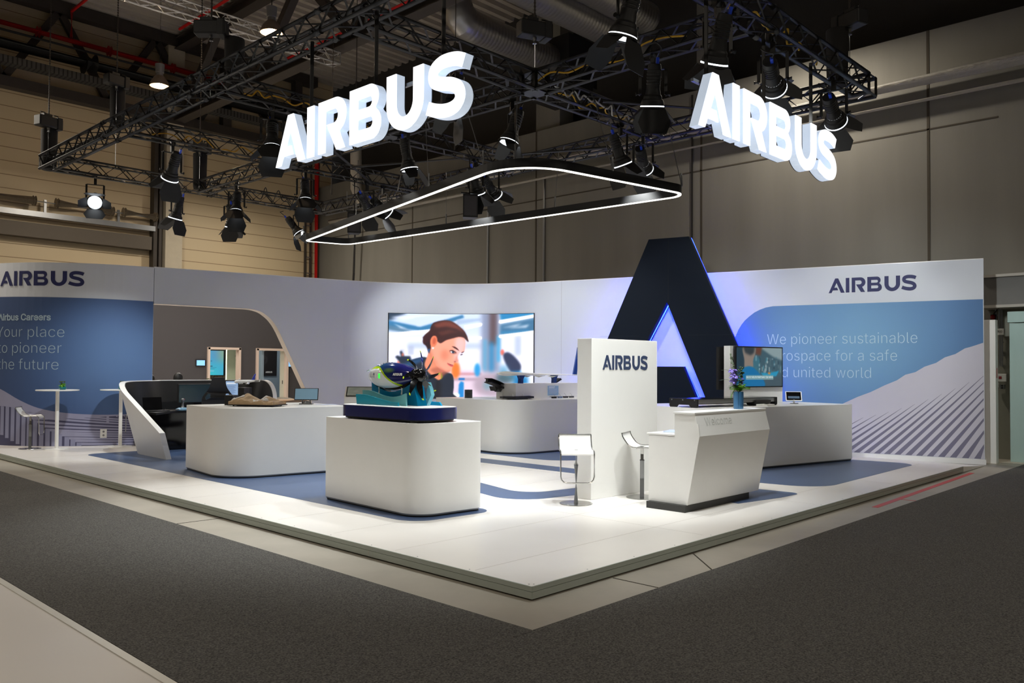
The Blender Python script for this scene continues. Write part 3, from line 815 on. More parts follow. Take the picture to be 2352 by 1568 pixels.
# ------------------------------------------------------------------ raised floor of the stand
t = thing('stand_platform', 'white raised floor of the exhibition stand with blue inlays', 'platform', (5, 6, 0))
deck = [(0, 0), (10.46, 0), (10.46, 2.4), (12.55, 2.4), (12.55, 21.6), (1.5, 21.6), (1.5, 16), (0, 16)]
m = MB(); m.prism(deck, .012, .1); m.build('deck', M_deck, t, world=True)
jm = mat('floor_board_joint', (206, 200, 192), .6)
m = MB()
for k in range(1, 13): m.box((5.2, k * .98 - .35, .1003), (10.3, .005, .0006)) if k < 3 else m.box((5.6, k * .98 - .35, .1003), (11.0, .005, .0006))
for k in range(1, 4): m.box((k * 2.5, 6, .1003), (.005, 11.8, .0006))
m.build('board_joints', jm, t, world=True)
m = MB()
m.box((-.006, 8, .084), (.012, 16.02, .036)); m.box((-.006, 8, .038), (.012, 16.02, .05)); m.build('edge_trim', M_edge, t, world=True)
m = MB(); m.box((5.23, -.006, .084), (10.47, .012, .036)); m.box((5.23, -.006, .038), (10.47, .012, .05)); m.build('edge_trim', M_edge, t, world=True)
m = MB()
for y in (1.9, 5.0, 8.1, 11.2, 14.3): m.box((-.0125, y, .038), (.002, .006, .05))
for x in (2.55, 5.0, 6.9, 8.9): m.box((x, -.0125, .038), (.006, .002, .05)); m.box((x + .3, -.0125, .084), (.006, .002, .036))
m.build('trim_joints', jm, t, world=True)
m = MB()
for y in [.06 + .62 * k for k in range(24)]: m.tube([(.035, y, .1), (.035, y, .1015)], .006, 8)
for x in [.06 + .62 * k for k in range(17)]: m.tube([(x, .035, .1), (x, .035, .1015)], .006, 8)
m.build('screws', M_steel, t, world=True)
m = MB(); m.prism([(10.46, .1), (11.78, .004), (10.46, .004)], 0.0, 2.4, lambda x, y, d: (x, d, y)); m.build('end_ramp', M_deck, t, world=True)
inl = [
 roundpoly([(.99, 11.5), (.95, 2.46), (2.05, 2.38), (1.98, 4.6), (3.6, 6.0), (3.4, 11.36)], [.25, .32, .2, .1, .2, .05]),
 roundpoly([(4.05, 6.4), (3.56, 4.37), (3.16, 2.98), (5.1, 2.72), (5.0, 2.2), (2.62, 2.66), (2.9, 3.7), (3.6, 6.4)], [0, 0, .35, 0, 0, .45, .1, 0]),
 [(5.18, 3.3), (5.18, 8.2), (5.63, 8.2), (5.63, 3.3)],
 roundpoly([(6.2, 8.0), (6.2, 4.95), (9.4, 4.4), (9.4, 7.6)], [.1, .7, .1, .1]),
 roundpoly([(6.0, 3.4), (6.33, .58), (10.3, .64), (10.02, 2.7)], [.1, .55, .3, .1]),
 roundpoly([(4.5, 1.35), (5.66, 1.22), (5.7, .58), (5.2, .6), (4.4, .75)], [0, .12, .12, .05, 0]),
]
for p in inl:
    m = MB(); m.prism(p, .1, .1022); m.build('blue_floor_inlay', M_inlay, t, world=True)

# ------------------------------------------------------------------ curved back wall of the stand
def wall_path():
    P = []; x, y, th, s = 12.0, .05, math.atan2(.9728, -.2316), 0.0
    P.append((s, x, y, th))
    for ln, R in ((8.83, 0), (4.96, 4.4), (4.39, 0), (2.6, -2.6), (1.2, 0)):
        n = int(round(ln / .02)); d = ln / n
        for i in range(n):
            t2 = th + (d / R if R else 0); a = (th + t2) / 2
            x += d * math.cos(a); y += d * math.sin(a); th = t2; s += d
            P.append((s, x, y, th))
    return P
WP = wall_path()
def wall_pt(s, z, off=0.0):
    """point on the back wall: s metres from its right end, off metres in front of it"""
    if s <= 0: i, f = 0, s / .02
    else:
        q = min(s / WP[-1][0] * (len(WP) - 1), len(WP) - 1.001); i = int(q); f = q - i
    a, b = WP[i], WP[i + 1]
    x = a[1] + (b[1] - a[1]) * f; y = a[2] + (b[2] - a[2]) * f; th = a[3] + (b[3] - a[3]) * f
    return (x - math.sin(th) * off, y + math.cos(th) * off, z)
CUTS = [8.83 + .18 * k for k in range(29)] + [18.18 + .16 * k for k in range(18)]
def wall_shape(loops, d0, d1, lo=None, hi=None):
    m = MB(); m.prism(loops, d0, d1)
    xs = [p[0] for p in (loops if not isinstance(loops[0][0], (tuple, list)) else loops[0])]
    m.cut_x([c for c in CUTS if min(xs) < c < max(xs)]); m.warp(wall_pt); return m
BW = thing('exhibition_wall', 'long curved white back wall of the stand with printed pictures', 'exhibition wall', (9, 9, 0))
gate = spline([(15.86, 2.903), (15.72, 2.885), (15.58, 2.844), (15.47, 2.775), (15.369, 2.691), (15.27, 2.57), (15.192, 2.44)], 5)
main = [(0, 0), (0, 3.65), (17.755, 3.65), (17.755, 2.918), (16.2, 2.905)] + gate + [(14.583, 1.196), (14.04, .1), (14.04, 0)]
wall_shape(main, 0.0, -.26).build('wall_panel', M_wallw, BW, world=True)
wall_shape([(17.765, 0), (17.765, 3.65), (21.9, 3.65), (21.9, 0)], 0.0, -.1).build('wall_panel', M_wallw, BW, world=True)
# cream edge lining of the opening
ed = [(17.75, 2.918), (16.2, 2.905)] + gate + [(14.583, 1.196), (14.04, .1)]
m = MB()
for a, b in zip(ed, ed[1:]):
    m.face([m.bm.verts.new(wall_pt(a[0], a[1] - .004, .004)), m.bm.verts.new(wall_pt(b[0] + .004, b[1] - .004, .004)), m.bm.verts.new(wall_pt(b[0] + .004, b[1] - .004, -.264)), m.bm.verts.new(wall_pt(a[0], a[1] - .004, -.264))])
m.build('opening_lining', mat('cream_lining', (214, 202, 190), .5), BW, world=True)
wall_shape([(0, 3.65), (17.755, 3.65), (17.755, 3.662), (0, 3.662)], .004, -.26).build('top_trim', M_white, BW, world=True)
wall_shape([(-.02, 0), (-.02, .095), (2.6, .095), (2.6, 0)], .02, -.27).build('base_skirting', M_white, BW, world=True)
m = MB(); m.box((8.39, 3.2, 1.9), (.006, .003, 3.4)); 
m = wall_shape([(8.385, .1), (8.385, 3.65), (8.391, 3.65), (8.391, .1)], 0, .0015); m.build('panel_seam', mat('seam_grey', (176, 174, 180), .7), BW, world=True)

# right picture: blue field with the lit ribbed slope
B_hi = (110, 168, 212)
def blue_field(name, loops, off, cA, cB, c0, c1):
    """printed blue graduated from the middle outward (sA..sB) and downward"""
    m = MB(); m.prism(loops, off, None)
    xs = [p[0] for p in loops]; zs = [p[1] for p in loops]
    n = 24; m.cut_x([min(xs) + (max(xs) - min(xs)) * k / n for k in range(1, n)] + [c for c in CUTS if min(xs) < c < max(xs)])
    for k in range(1, 12):
        bmesh.ops.bisect_plane(m.bm, geom=m.bm.verts[:] + m.bm.edges[:] + m.bm.faces[:], plane_co=(0, min(zs) + (max(zs) - min(zs)) * k / 12, 0), plane_no=(0, 1, 0), dist=1e-5)
    lay = m.bm.verts.layers.float_color.new('Col')
    for v in m.bm.verts:
        q = min(1, math.hypot((v.co.x - cA[0]) / cB[0], (v.co.y - cA[1]) / cB[1])); q = q * q * (3 - 2 * q)
        c = srgb(*[a + (b - a) * q for a, b in zip(c0, c1)]); v[lay] = (*c, 1)
    m.warp(wall_pt); return m.build(name, mat_vcol('printed_fabric', 0.0, .65), BW, world=True)
f1 = [(.012, .1), (.012, 2.933), (3.45, 2.928), (3.662, 2.926), (3.8, 2.905), (3.919, 2.865), (4.03, 2.81), (4.136, 2.73), (4.22, 2.655), (4.286, 2.574), (4.35, 2.47), (4.401, 2.354), (5.4, .1)]
blue_field('blue_picture', f1, .003, (2.2, 2.1), (2.6, 2.2), (128, 178, 216), (84, 124, 174))
M_lav = mat('lavender_print', (206, 204, 216), .65, var=.02)
M_lavd = mat('violet_grey_print', (122, 120, 142), .65, var=.04)
hill = [(.012, .1), (.012, 2.158), (.2, 2.09), (.3, 2.06), (.45, 1.96), (.62, 1.90), (.761, 1.80), (.95, 1.73), (1.1, 1.63), (1.27, 1.58), (1.411, 1.476), (1.62, 1.38), (1.861, 1.25), (2.1, 1.15), (2.362, 1.015), (2.7, .9), (3.2, .72), (4.4, .35), (4.4, .1)]
wall_shape(hill, .004, .0046).build('ribbed_slope_picture', M_lav, BW, world=True)
bx = (2245, 2217, 2189, 2162, 2136.5, 2111, 2086, 2061, 2037)
m = MB()
s0 = [0.116, 0.306, 0.498, 0.686, 0.869, 1.048, 1.228, 1.411, 1.588, 1.76, 1.941, 2.117, 2.295, 2.482, 2.672, 2.865, 3.059]
z1 = [.33, .58, .80, .99, 1.16, 1.31, 1.45, 1.57, 1.68, 1.76, 1.83, 1.88, 1.92, 1.95, 1.97, 1.99, 2.0]
for k, (s, z) in enumerate(zip(s0, z1)):
    e = .012 if k < 8 else .012 + .22 * (k - 7)
    ze = z if k < 8 else .1 + (z - .1) * (s - e) / (s - .012)
    wd = .052; wt = max(.004, .035 - .0045 * k) if k < 8 else .002
    p = [(s + wd, .102), (e, ze + wt), (e, ze - wt), (s - wd, .102)]
    wall_shape(p, .0048, .0054).build('stripe', M_lavd, BW, world=True)
# left picture
f2 = [(17.768, .1), (17.768, 2.957), (21.8, 3.0), (21.8, .1)]
blue_field('blue_picture', f2, .003, (18.3, 1.9), (2.6, 2.2), (94, 128, 178), (60, 82, 126))
M_lav2 = mat('violet_print_light', (156, 156, 184), .65, var=.03)
M_lav3 = mat('violet_print_dark', (74, 74, 104), .65, var=.05)
rid = [(17.768, .1), (17.768, .72)] + spline([(18.2, .70), (18.7, .70), (19.3, .74), (19.8, .83), (20.2, .98), (20.7, 1.2), (21.5, 1.4)], 4) + [(21.8, .1)]
wall_shape(rid, .004, .0046).build('ribbed_wave_picture', M_lav2, BW, world=True)
# curved slats: dark ground, pale top bands that converge to the right, pale upright front faces
Lk = ((20.649, 0.859), (20.522, 0.857), (20.392, 0.844), (20.269, 0.82), (20.15, 0.77), (20.036, 0.702), (19.911, 0.601), (19.788, 0.517), (19.669, 0.441), (19.553, 0.39), (19.444, 0.344), (19.315, 0.282), (19.207, 0.229), (19.1, 0.166))
wall_shape([(17.768, .102), (17.768, .70), Lk[6], Lk[5], Lk[4], Lk[3], Lk[2], Lk[1], Lk[0], (21.8, 1.05), (21.8, .102)], .0048, .0054).build('dark_ground', M_lav3, BW, world=True)
nL = len(Lk)
for k, (s, z) in enumerate(Lk):
    zr = .685 - .043 * k; tr = .018; tl = .05
    if k >= 3: wall_shape([(s, z), (17.77, zr), (17.77, zr - tr), (s, z - tl)], .0056, .0062).build('slat_band', M_lav2, BW, world=True)
    zb = max(.102, .30 - .055 * k); 
    if z - zb > .03: wall_shape([(s, z), (s - .085, z - .006), (s - .085, zb), (s, zb)], .0064, .007).build('slat_face', mat('violet_print_face', (146, 148, 178), .65, var=.03), BW, world=True)
# wordmarks and slogans on the wall
m = MB(); put_logo(m, 1.535, .28, .004, .006, lambda x, y, d: wall_pt(2.607 - x, 3.143 + y, d)); m.build('lettering', M_navy, BW, world=True)['label'] = 'dark blue company lettering on the right end of the wall'
m = MB(); put_logo(m, 1.72, .285, .004, .006, lambda x, y, d: wall_pt(20.735 - x, 3.2 + y, d)); m.build('lettering', M_navy, BW, world=True)['label'] = 'dark blue company lettering on the left end of the wall'
M_txt = mat('pale_print', (196, 224, 236), .6, var=.01)
k1 = (3.774 - 1.066) / text_w('We pioneer sustainable', -.012)
for n, l in enumerate(('We pioneer sustainable', 'aerospace for a safe', 'and united world')):
    m = MB(); put_text(m, l, k1 * text_w(l, -.012), .2, .006, lambda x, y, d: wall_pt(3.774 - x, 2.165 - .327 * n + y, d), -.012); m.build('slogan_line', M_txt, BW, world=True)
k2 = .205
for n, (l, e, z, h, th) in enumerate((('Airbus Careers', 19.609, 2.53, .125, .022), ('Your place', 19.354, 2.205, .2, -.012), ('to pioneer', 19.395, 1.895, .2, -.012), ('the future', 19.45, 1.575, .2, -.012))):
    wd = h * text_w(l, th) * (1.0 if n == 0 else 1.03)
    m = MB(); put_text(m, l, wd, h, .006, lambda x, y, d: wall_pt(e + wd - x, z + y, d), th); m.build('slogan_line', mat('pale_print_dim', (170, 192, 208), .6, var=.01), BW, world=True)
# socket plate
t = thing('wall_socket', 'small white double socket plate low on the left picture wall', 'socket', wall_pt(18.632, .33, .008))
m = wall_shape([(18.575, .25), (18.575, .42), (18.69, .42), (18.69, .25)], .006, .02); m.build('plate', M_white, t, world=True)
for z in (.3, .37):
    m = MB(); m.ball(wall_pt(18.632, z, .02), .02, u=10, v=6); m.build('outlet', M_steel, t, world=True)
# free-standing white panel edge behind the wall end
o = MB(); o.box((12.42, .1, 1.29), (.16, .3, 2.58), bev=.004); o.mi = 1; o.box((12.42, -.052, 1.62), (.03, .004, .18))
tag(o.build('service_panel', [M_white, M_red], None), 'narrow white service panel standing behind the right wall end', 'panel')

# ------------------------------------------------------------------ the big letter A
A_T = thing('giant_letter', 'giant dark letter A with blue light edges standing before the wall', 'letter sculpture', wall_pt(5.8, .1, .3))
gA = [(0, 0), (.197, 0), (.288, .177), (.71, .177), (.625, .375), (.372, .375), (.543, .688), (.828, 0), (1.086, 0), (.652, 1), (.449, 1)]
HA = 4.30
def a_pt(x, y, d): return wall_pt(8.09 - x * HA, .1 + y * HA, d)
m = MB(); m.prism(gA, .20, .34, a_pt); m.build('letter_body', mat('deep_navy_lacquer', (6, 17, 32), .7, var=.05, spec=.2), A_T, world=True)
m = MB(); m.prism(inset(gA, .01), .02, .10, a_pt); m.build('letter_back', mat('blue_back_panel', (18, 30, 80), .5), A_T, world=True)
# blue light strips around the edge between body and wall
for i in range(len(gA)):
    p, q = gA[i - 1], gA[i]
    if p[1] <= 0 and q[1] <= 0: continue
    if (p, q) == ((.652, 1), (.449, 1)): continue
    P0 = Vector(a_pt(*inset(gA, .006)[i - 1], .15)); P1 = Vector(a_pt(*inset(gA, .006)[i], .15))
    m = MB(); m.tube([P0, P1], .022, 8); m.build('light_strip', M_blueled, A_T, world=True)
m = MB()
for i in range(len(gA)):
    p, q = gA[i - 1], gA[i]
    if p[1] <= 0 and q[1] <= 0: continue
    m.face([m.bm.verts.new(a_pt(*p, .2)), m.bm.verts.new(a_pt(*q, .2)), m.bm.verts.new(a_pt(*q, .17)), m.bm.verts.new(a_pt(*p, .17))])
m.build('edge_return', mat('blue_lit_edge', (20, 50, 235), .3, var=.02, emit=.9), A_T, world=True)  # blue strip light on the letter's sides, put in as their own glow
m = MB()
for a, b in (((8.09 - .19 * HA, 2.36), (8.09 - .40 * HA, 2.36)), ((8.09 - .65 * HA, 2.36), (8.09 - .90 * HA, 2.36))): m.bar(wall_pt(a[0], a[1], .341), wall_pt(b[0], b[1], .341), .004, .002)
m.bar(wall_pt(8.09 - .55 * HA, 3.1, .341), wall_pt(8.09 - .55 * HA, 4.38, .341), .004, .002)
m.build('panel_joints', M_black, A_T, world=True)

# ------------------------------------------------------------------ counters
def counter(label, poly, rad, z1=1.07, loc=None, plinth=.03):
    cx = sum(p[0] for p in poly) / len(poly); cy = sum(p[1] for p in poly) / len(poly)
    t = thing('display_counter', label, 'counter', (cx, cy, .1))
    P = roundpoly(poly, rad, 14)
    m = MB(); m.prism(P, .135, z1); o = m.build('body', M_white, t, world=True, smooth=.5)
    m = MB(); m.prism(inset(P, .012), .118, .135); m.build('shadow_gap', M_steel, t, world=True, smooth=.5)
    m = MB(); m.prism(inset(P, .02), .1, .118); m.build('plinth', M_black, t, world=True, smooth=.5)
    return t
counter('white counter with a rounded corner carrying the propeller model', [(1.185, 4.36), (1.095, 2.58), (1.99, 2.50), (2.06, 4.3)], [.02, .28, .10, .05])
counter('white counter with a wide rounded end carrying the terrain model', [(1.31, 8.25), (1.10, 6.66), (3.0, 6.34), (3.2, 8.0)], [.02, .55, .1, .05])
counter('white rounded counter at the back carrying the wing model', [(6.48, 8.45), (6.32, 6.2), (9.3, 5.92), (9.4, 7.5)], [.03, .6, .1, .05])
counter('long white counter at right carrying the rail display and the television', [(7.0, 4.2), (6.45, 2.42), (10.03, 1.61), (10.32, 2.9)], [.05, .55, .02, .05])
# tower
t = thing('logo_tower', 'tall white column with company lettering beside the reception desk', 'column', (3.382, 2.112, .1), -.0436)
m = MB(); m.box((.653, .112, .959), (1.307, .224, 1.916), bev=.004); m.build('body', M_white, t)
m = MB(); put_logo(m, .893, .176, 0, .004, lambda x, y, d: (.203 + x, -.0005 - d, 1.544 + y)); m.build('lettering', M_navyl, t)
# reception desk: section in (y, z) drawn along x
t = thing('reception_desk', 'white angular reception desk with grey welcome lettering', 'desk', (4.2, 1.1, .1))
sec = [(.855, .175), (.705, .93), (.765, 1.165), (1.02, 1.165), (1.02, .91), (1.36, .91), (1.36, .175)]
m = MB(); m.prism(sec, 3.47, 5.10, lambda y, z, x: (x, y, z)); m.build('body', M_white, t, world=True)
m = MB(); m.box((4.285, .895, 1.175), (1.655, .275, .02), bev=.003); m.build('top_board', M_white, t, world=True)
m = MB(); m.box((4.275, 1.2, .925), (1.62, .37, .022), bev=.003); m.build('work_board', M_white, t, world=True)
m = MB(); m.box((4.13, 1.1, .137), (1.44, .5, .075)); m.build('plinth', mat('dark_plinth', (52, 52, 50), .6), t, world=True)
m = MB(); m.prism([(.875, .18), (.722, .935), (.75, 1.06), (.715, 1.06), (.70, .93), (.85, .175)], 3.455, 3.47, lambda y, z, x: (x, y, z)); m.build('edge_band', M_white, t, world=True)
def wp(x, y, d):
    z = 1.04 + y; yy = .705 + (.765 - .705) * (z - .93) / (1.165 - .93)
    return (3.64 + x, yy - d, z)
m = MB(); put_text(m, 'Welcome', .58, .085, .003, wp, -.01); m.build('lettering', mat('pale_grey_print', (206, 210, 206), .6), t, world=True)

# ------------------------------------------------------------------ curved picture screen on the back wall
t = thing('video_wall', 'large bright curved screen showing a woman in a workshop', 'screen', wall_pt(10.86, .93, .02))
wall_shape([(9.08, .925), (9.08, 2.945), (12.63, 2.945), (12.63, .925)], .0, .018).build('screen_frame', M_black, t, world=True)
c = Canvas(280, 165, 1959, 1150, (236, 236, 255))
W_, C_, D_ = (250, 248, 255), (40, 150, 205), (40, 60, 82)
c.rect(0, 0, 1300, 300, (205, 220, 248), 60)
c.poly([(0, 0), (230, 0), (0, 110)], D_, 20); c.poly([(0, 100), (420, 180), (980, 10), (1000, 50), (470, 240), (0, 190)], (52, 120, 168), 10)
c.poly([(20, 55), (420, 10), (700, 0), (200, 90)], (225, 232, 255), 14); c.poly([(330, 60), (620, 20), (540, 110), (380, 175)], (206, 220, 244), 12)
c.poly([(0, 160), (330, 240), (200, 260), (0, 230)], (80, 120, 150), 16); c.poly([(60, 140), (260, 215), (160, 200)], (220, 228, 245), 10)
c.poly([(900, 80), (1220, 60), (1220, 90), (900, 150)], (170, 190, 220), 10)
c.rect(250, 400, 1240, 470, (150, 175, 215), 25, .6)
c.rect(260, 440, 335, 560, (170, 180, 205), 12, .7); c.rect(150, 480, 215, 640, (205, 208, 230), 12)
c.rect(1230, 0, 1480, 800, (120, 130, 160), 30, .85); c.rect(1340, 0, 1440, 420, (96, 78, 84), 25); c.rect(1345, 380, 1400, 800, (20, 130, 190), 25, .8); c.rect(1255, 350, 1310, 780, (90, 165, 205), 18, .8)
c.rect(1440, 300, 1490, 650, (50, 160, 215), 18, .8)
c.poly([(1480, 0), (1959, 0), (1959, 60), (1500, 130)], (36, 130, 185), 14); c.poly([(1480, 140), (1959, 60), (1959, 260), (1480, 290)], (62, 112, 150), 20); c.poly([(1500, 190), (1800, 130), (1700, 180)], (190, 205, 225), 14); c.poly([(1600, 200), (1900, 150), (1850, 190)], (200, 215, 235), 14); c.poly([(1500, 240), (1900, 220), (1880, 250), (1490, 270)], (50, 130, 180), 14)
for p in (((0, 272), (610, 205), (610, 265), (0, 322)), ((1000, 158), (1225, 120), (1245, 135), (1235, 165), (1010, 215)), ((1475, 85), (1959, 15), (1959, 60), (1490, 135), (1465, 120)), ((1475, 285), (1959, 230), (1959, 280), (1490, 330), (1465, 315)), ((1040, 320), (1235, 305), (1240, 345), (1050, 360))):
    c.poly(list(p), (255, 252, 255), 5)
c.rect(1560, 330, 1680, 700, (235, 238, 255), 20); c.rect(1790, 290, 1920, 750, (250, 250, 255), 12); c.rect(1690, 300, 1780, 560, (150, 170, 200), 25, .6)
c.poly([(90, 590), (120, 570), (170, 590), (150, 520), (175, 505), (210, 580), (290, 580), (330, 700), (300, 760), (120, 760), (140, 650)], (34, 46, 66), 9); c.poly([(120, 640), (150, 660), (180, 760), (110, 760)], (225, 120, 100), 9); c.ell(190, 560, 14, 22, (200, 110, 90), 8)
c.ell(1520, 520, 26, 40, (226, 110, 96), 10); c.poly([(1530, 560), (1600, 520), (1700, 590), (1780, 700), (1750, 790), (1660, 800), (1580, 700)], (46, 54, 84), 12, smooth=True); c.poly([(1640, 780), (1780, 770), (1790, 1000), (1600, 1000)], (28, 130, 190), 18); c.rect(1480, 700, 1600, 880, (40, 130, 175), 30, .6)
c.rect(1500, 850, 1959, 1150, (225, 228, 250), 30, .7); c.rect(1680, 840, 1880, 1000, (24, 120, 180), 25)
c.rect(830, 760, 1260, 1150, (224, 196, 214), 30, .8); c.rect(860, 800, 1240, 830, (190, 110, 120), 14, .8); c.rect(850, 870, 1240, 905, (150, 120, 140), 14, .7)
c.ell(1380, 960, 250, 170, (176, 156, 172), 30); c.ell(1320, 970, 60, 60, (110, 150, 165), 25, .8); c.ell(1560, 870, 130, 70, (40, 80, 90), 30, .8)
c.poly([(935, 960), (960, 915), (1000, 930), (1000, 1140), (925, 1150)], (26, 130, 205), 8); c.rect(930, 870, 1010, 900, (20, 110, 190), 6)
c.ell(890, 760, 60, 120, (255, 120, 50), 16); c.ell(895, 1110, 52, 36, (255, 252, 255), 8); c.ell(1180, 760, 40, 90, (40, 150, 215), 14)
# woman: shirt, neck, face, hair
c.poly([(0, 760), (180, 690), (330, 620), (480, 590), (560, 640), (640, 760), (760, 790), (850, 830), (868, 960), (858, 1080), (845, 1150), (0, 1150)], (30, 38, 52), 5, smooth=True)
c.poly([(170, 700), (330, 628), (470, 594), (440, 650), (260, 740)], (36, 78, 122), 16, .9)
c.poly([(640, 850), (700, 950), (690, 1150), (600, 1150)], (22, 22, 28), 20)
c.poly([(478, 690), (520, 560), (545, 470), (700, 560), (760, 740), (690, 820), (670, 900), (590, 850), (520, 780)], (228, 138, 106), 6, smooth=True)
c.poly([(560, 760), (700, 720), (800, 770), (740, 830), (690, 880), (640, 830)], (176, 96, 76), 14, .8, smooth=True)
c.poly([(545, 330), (560, 520), (600, 640), (660, 730), (740, 775), (810, 785), (835, 745), (850, 700), (872, 690), (862, 665), (905, 655), (928, 640), (912, 600), (930, 545), (950, 520), (1000, 510), (1015, 430), (1012, 350), (960, 300), (760, 260)], (244, 160, 134), 4, smooth=True)
c.poly([(900, 330), (1010, 350), (1016, 450), (985, 520), (930, 560), (930, 660), (880, 640), (880, 480)], (250, 196, 200), 20, .75, smooth=True)
c.ell(745, 560, 55, 75, (206, 110, 82), 26, .55); c.poly([(560, 480), (600, 600), (680, 720), (620, 680), (545, 560)], (206, 116, 88), 18, .7); c.poly([(640, 700), (760, 775), (830, 770), (800, 800), (700, 780)], (196, 108, 88), 12, .8)
c.poly([(455, 400), (470, 300), (540, 230), (560, 170), (600, 120), (700, 92), (790, 90), (860, 115), (930, 165), (1000, 230), (1040, 300), (1060, 380), (1020, 350), (985, 320), (920, 315), (860, 330), (760, 360), (690, 400), (640, 370), (600, 320), (570, 340), (560, 420), (540, 480), (520, 450)], (62, 32, 32), 5, smooth=True)
c.poly([(590, 150), (720, 100), (820, 105), (930, 170), (1010, 260), (900, 200), (760, 170), (640, 190)], (128, 64, 52), 14, .8); c.poly([(650, 250), (800, 215), (930, 250), (820, 260), (700, 300)], (100, 52, 44), 12, .6)
c.poly([(450, 320), (520, 280), (580, 270), (545, 360), (560, 470), (520, 440), (470, 380)], (56, 24, 30), 6); c.poly([(480, 400), (540, 380), (560, 470), (535, 545), (510, 470)], (44, 24, 30), 6); c.poly([(520, 490), (545, 470), (540, 540)], (30, 100, 170), 6)
c.ell(598, 375, 46, 78, (238, 128, 92), 4, rot=.15); c.ell(604, 370, 24, 50, (186, 84, 62), 9, .8, rot=.15); c.ell(588, 468, 14, 14, (248, 226, 226), 3)
c.poly([(835, 440), (880, 445), (915, 470), (938, 505), (900, 485), (860, 460)], (70, 34, 32), 3); c.poly([(955, 530), (980, 515), (1008, 505), (985, 530)], (84, 44, 44), 3)
c.poly([(800, 498), (840, 490), (890, 512), (908, 538), (860, 545), (820, 530)], (120, 62, 54), 7, .8); c.ell(845, 520, 26, 15, (226, 222, 232), 3, rot=.3); c.ell(855, 522, 15, 16, (40, 48, 72), 3); c.poly([(805, 498), (850, 492), (905, 530), (860, 512)], (38, 22, 26), 3); c.ell(968, 552, 18, 8, (72, 58, 70), 4, rot=-.4)
c.poly([(905, 560), (925, 640), (900, 660), (860, 650), (880, 620)], (206, 118, 100), 10, .6); c.ell(880, 652, 14, 7, (150, 70, 62), 4)
c.poly([(775, 668), (820, 685), (862, 700), (850, 722), (815, 712), (785, 690)], (204, 86, 86), 3); c.poly([(770, 664), (820, 684), (866, 698), (820, 694)], (120, 40, 48), 2)
c.poly([(690, 800), (700, 880), (670, 900), (660, 860)], (240, 140, 90), 4); c.poly([(700, 790), (690, 900), (720, 860)], (150, 160, 40), 4, .7)
m_pic = mat_vcol('screen_picture', 1.15)
picture('screen_picture', c, lambda u, v: wall_pt(12.612 - u * (12.612 - 9.098), .937 + v * 1.998, .021), m_pic, t, world=True)

# ------------------------------------------------------------------ television on its stand
d_ = Vector((.974, -.2255, 0)); n_ = Vector((-.2255, -.974, 0))
def tvp(a, z, o=0.0): return tuple(Vector((8.625, 3.168, 0)) + d_ * a + n_ * o + Vector((0, 0, z)))
t = thing('tv_panel_stand', 'white upright panel on the right counter that carries the television', 'panel', tvp(.7, 1.07))
m = MB(); m.prism([(0, 1.07), (0, 2.07), (1.39, 2.07), (1.39, 1.07)], 0, -.1, lambda a, z, o: tvp(a, z, o)); m.build('panel', M_white, t, world=True)
m = MB(); m.prism([(.0, 1.07), (.0, 2.07), (.1, 2.07), (.1, 1.07)], -.1, -.14, lambda a, z, o: tvp(a, z, o)); m.build('side_panel', M_white, t, world=True)
t = thing('television', 'flat television showing a worker in a blue shirt above the right counter', 'television', tvp(.66, 1.35, .05))
m = MB(); m.prism([(.03, 1.345), (.03, 2.065), (1.285, 2.065), (1.285, 1.345)], .045, .09, lambda a, z, o: tvp(a, z, o)); m.build('casing', M_black, t, world=True)
m = MB(); m.prism([(.3, 1.5), (.3, 1.9), (1.0, 1.9), (1.0, 1.5)], .0005, .045, lambda a, z, o: tvp(a, z, o)); m.build('wall_mount', M_black, t, world=True)
c = Canvas(120, 68, 600, 340, (66, 98, 112))
c.rect(0, 0, 130, 340, (34, 62, 78), 20); c.poly([(300, 0), (600, 0), (600, 110), (480, 80)], (150, 172, 176), 8); c.poly([(250, 0), (330, 0), (310, 70), (240, 60)], (110, 66, 50), 10)
random.seed(5)
for k in range(60):
    x, y = random.uniform(240, 590), random.uniform(60, 260); g = random.choice(((40, 66, 82), (150, 175, 185), (90, 120, 130), (60, 130, 150), (190, 205, 205)))
    c.rect(x, y, x + random.uniform(5, 26), y + random.uniform(6, 50), g, 3, .8)
c.rect(240, 250, 600, 340, (70, 92, 104), 14); c.rect(200, 80, 300, 330, (60, 150, 175), 10, .4)
c.poly([(85, 0), (235, 0), (240, 60), (215, 110), (205, 190), (110, 190), (100, 110)], (152, 138, 128), 5, smooth=True); c.poly([(80, -20), (240, -20), (225, 50), (180, 70), (110, 50)], (52, 62, 70), 10)
c.poly([(20, 260), (60, 200), (120, 170), (190, 168), (240, 190), (330, 260), (350, 345), (10, 345)], (8, 120, 180), 5, smooth=True); c.poly([(310, 220), (420, 225), (560, 200), (520, 250), (360, 262)], (30, 160, 205), 5); c.ell(425, 225, 18, 10, (220, 150, 80), 4)
c.rect(120, 243, 480, 280, (150, 186, 190), 2, .9)
picture('screen_picture', c, lambda u, v: tvp(.06 + u * 1.2, 1.365 + v * .68, .0915), mat_vcol('tv_picture', .62), t, world=True)
m = MB(); put_text(m, 'mixed reality for Maintenance Operations', .7, .03, .0925, lambda x, y, d: tvp(.31 + x, 1.513 + y, d)); m.build('caption', mat('caption_white', (235, 240, 240), .5, var=0, emit=.5), t, world=True)
t = thing('television', 'black television seen edge-on at the left side of the white panel', 'television', tvp(-.12, 1.4))
m = MB(); m.prism([(-.075, 1.3), (-.075, 2.05), (1.15, 2.05), (1.15, 1.3)], -.2, -.25, lambda a, z, o: tvp(a, z, o)); m.build('casing', M_black, t, world=True)
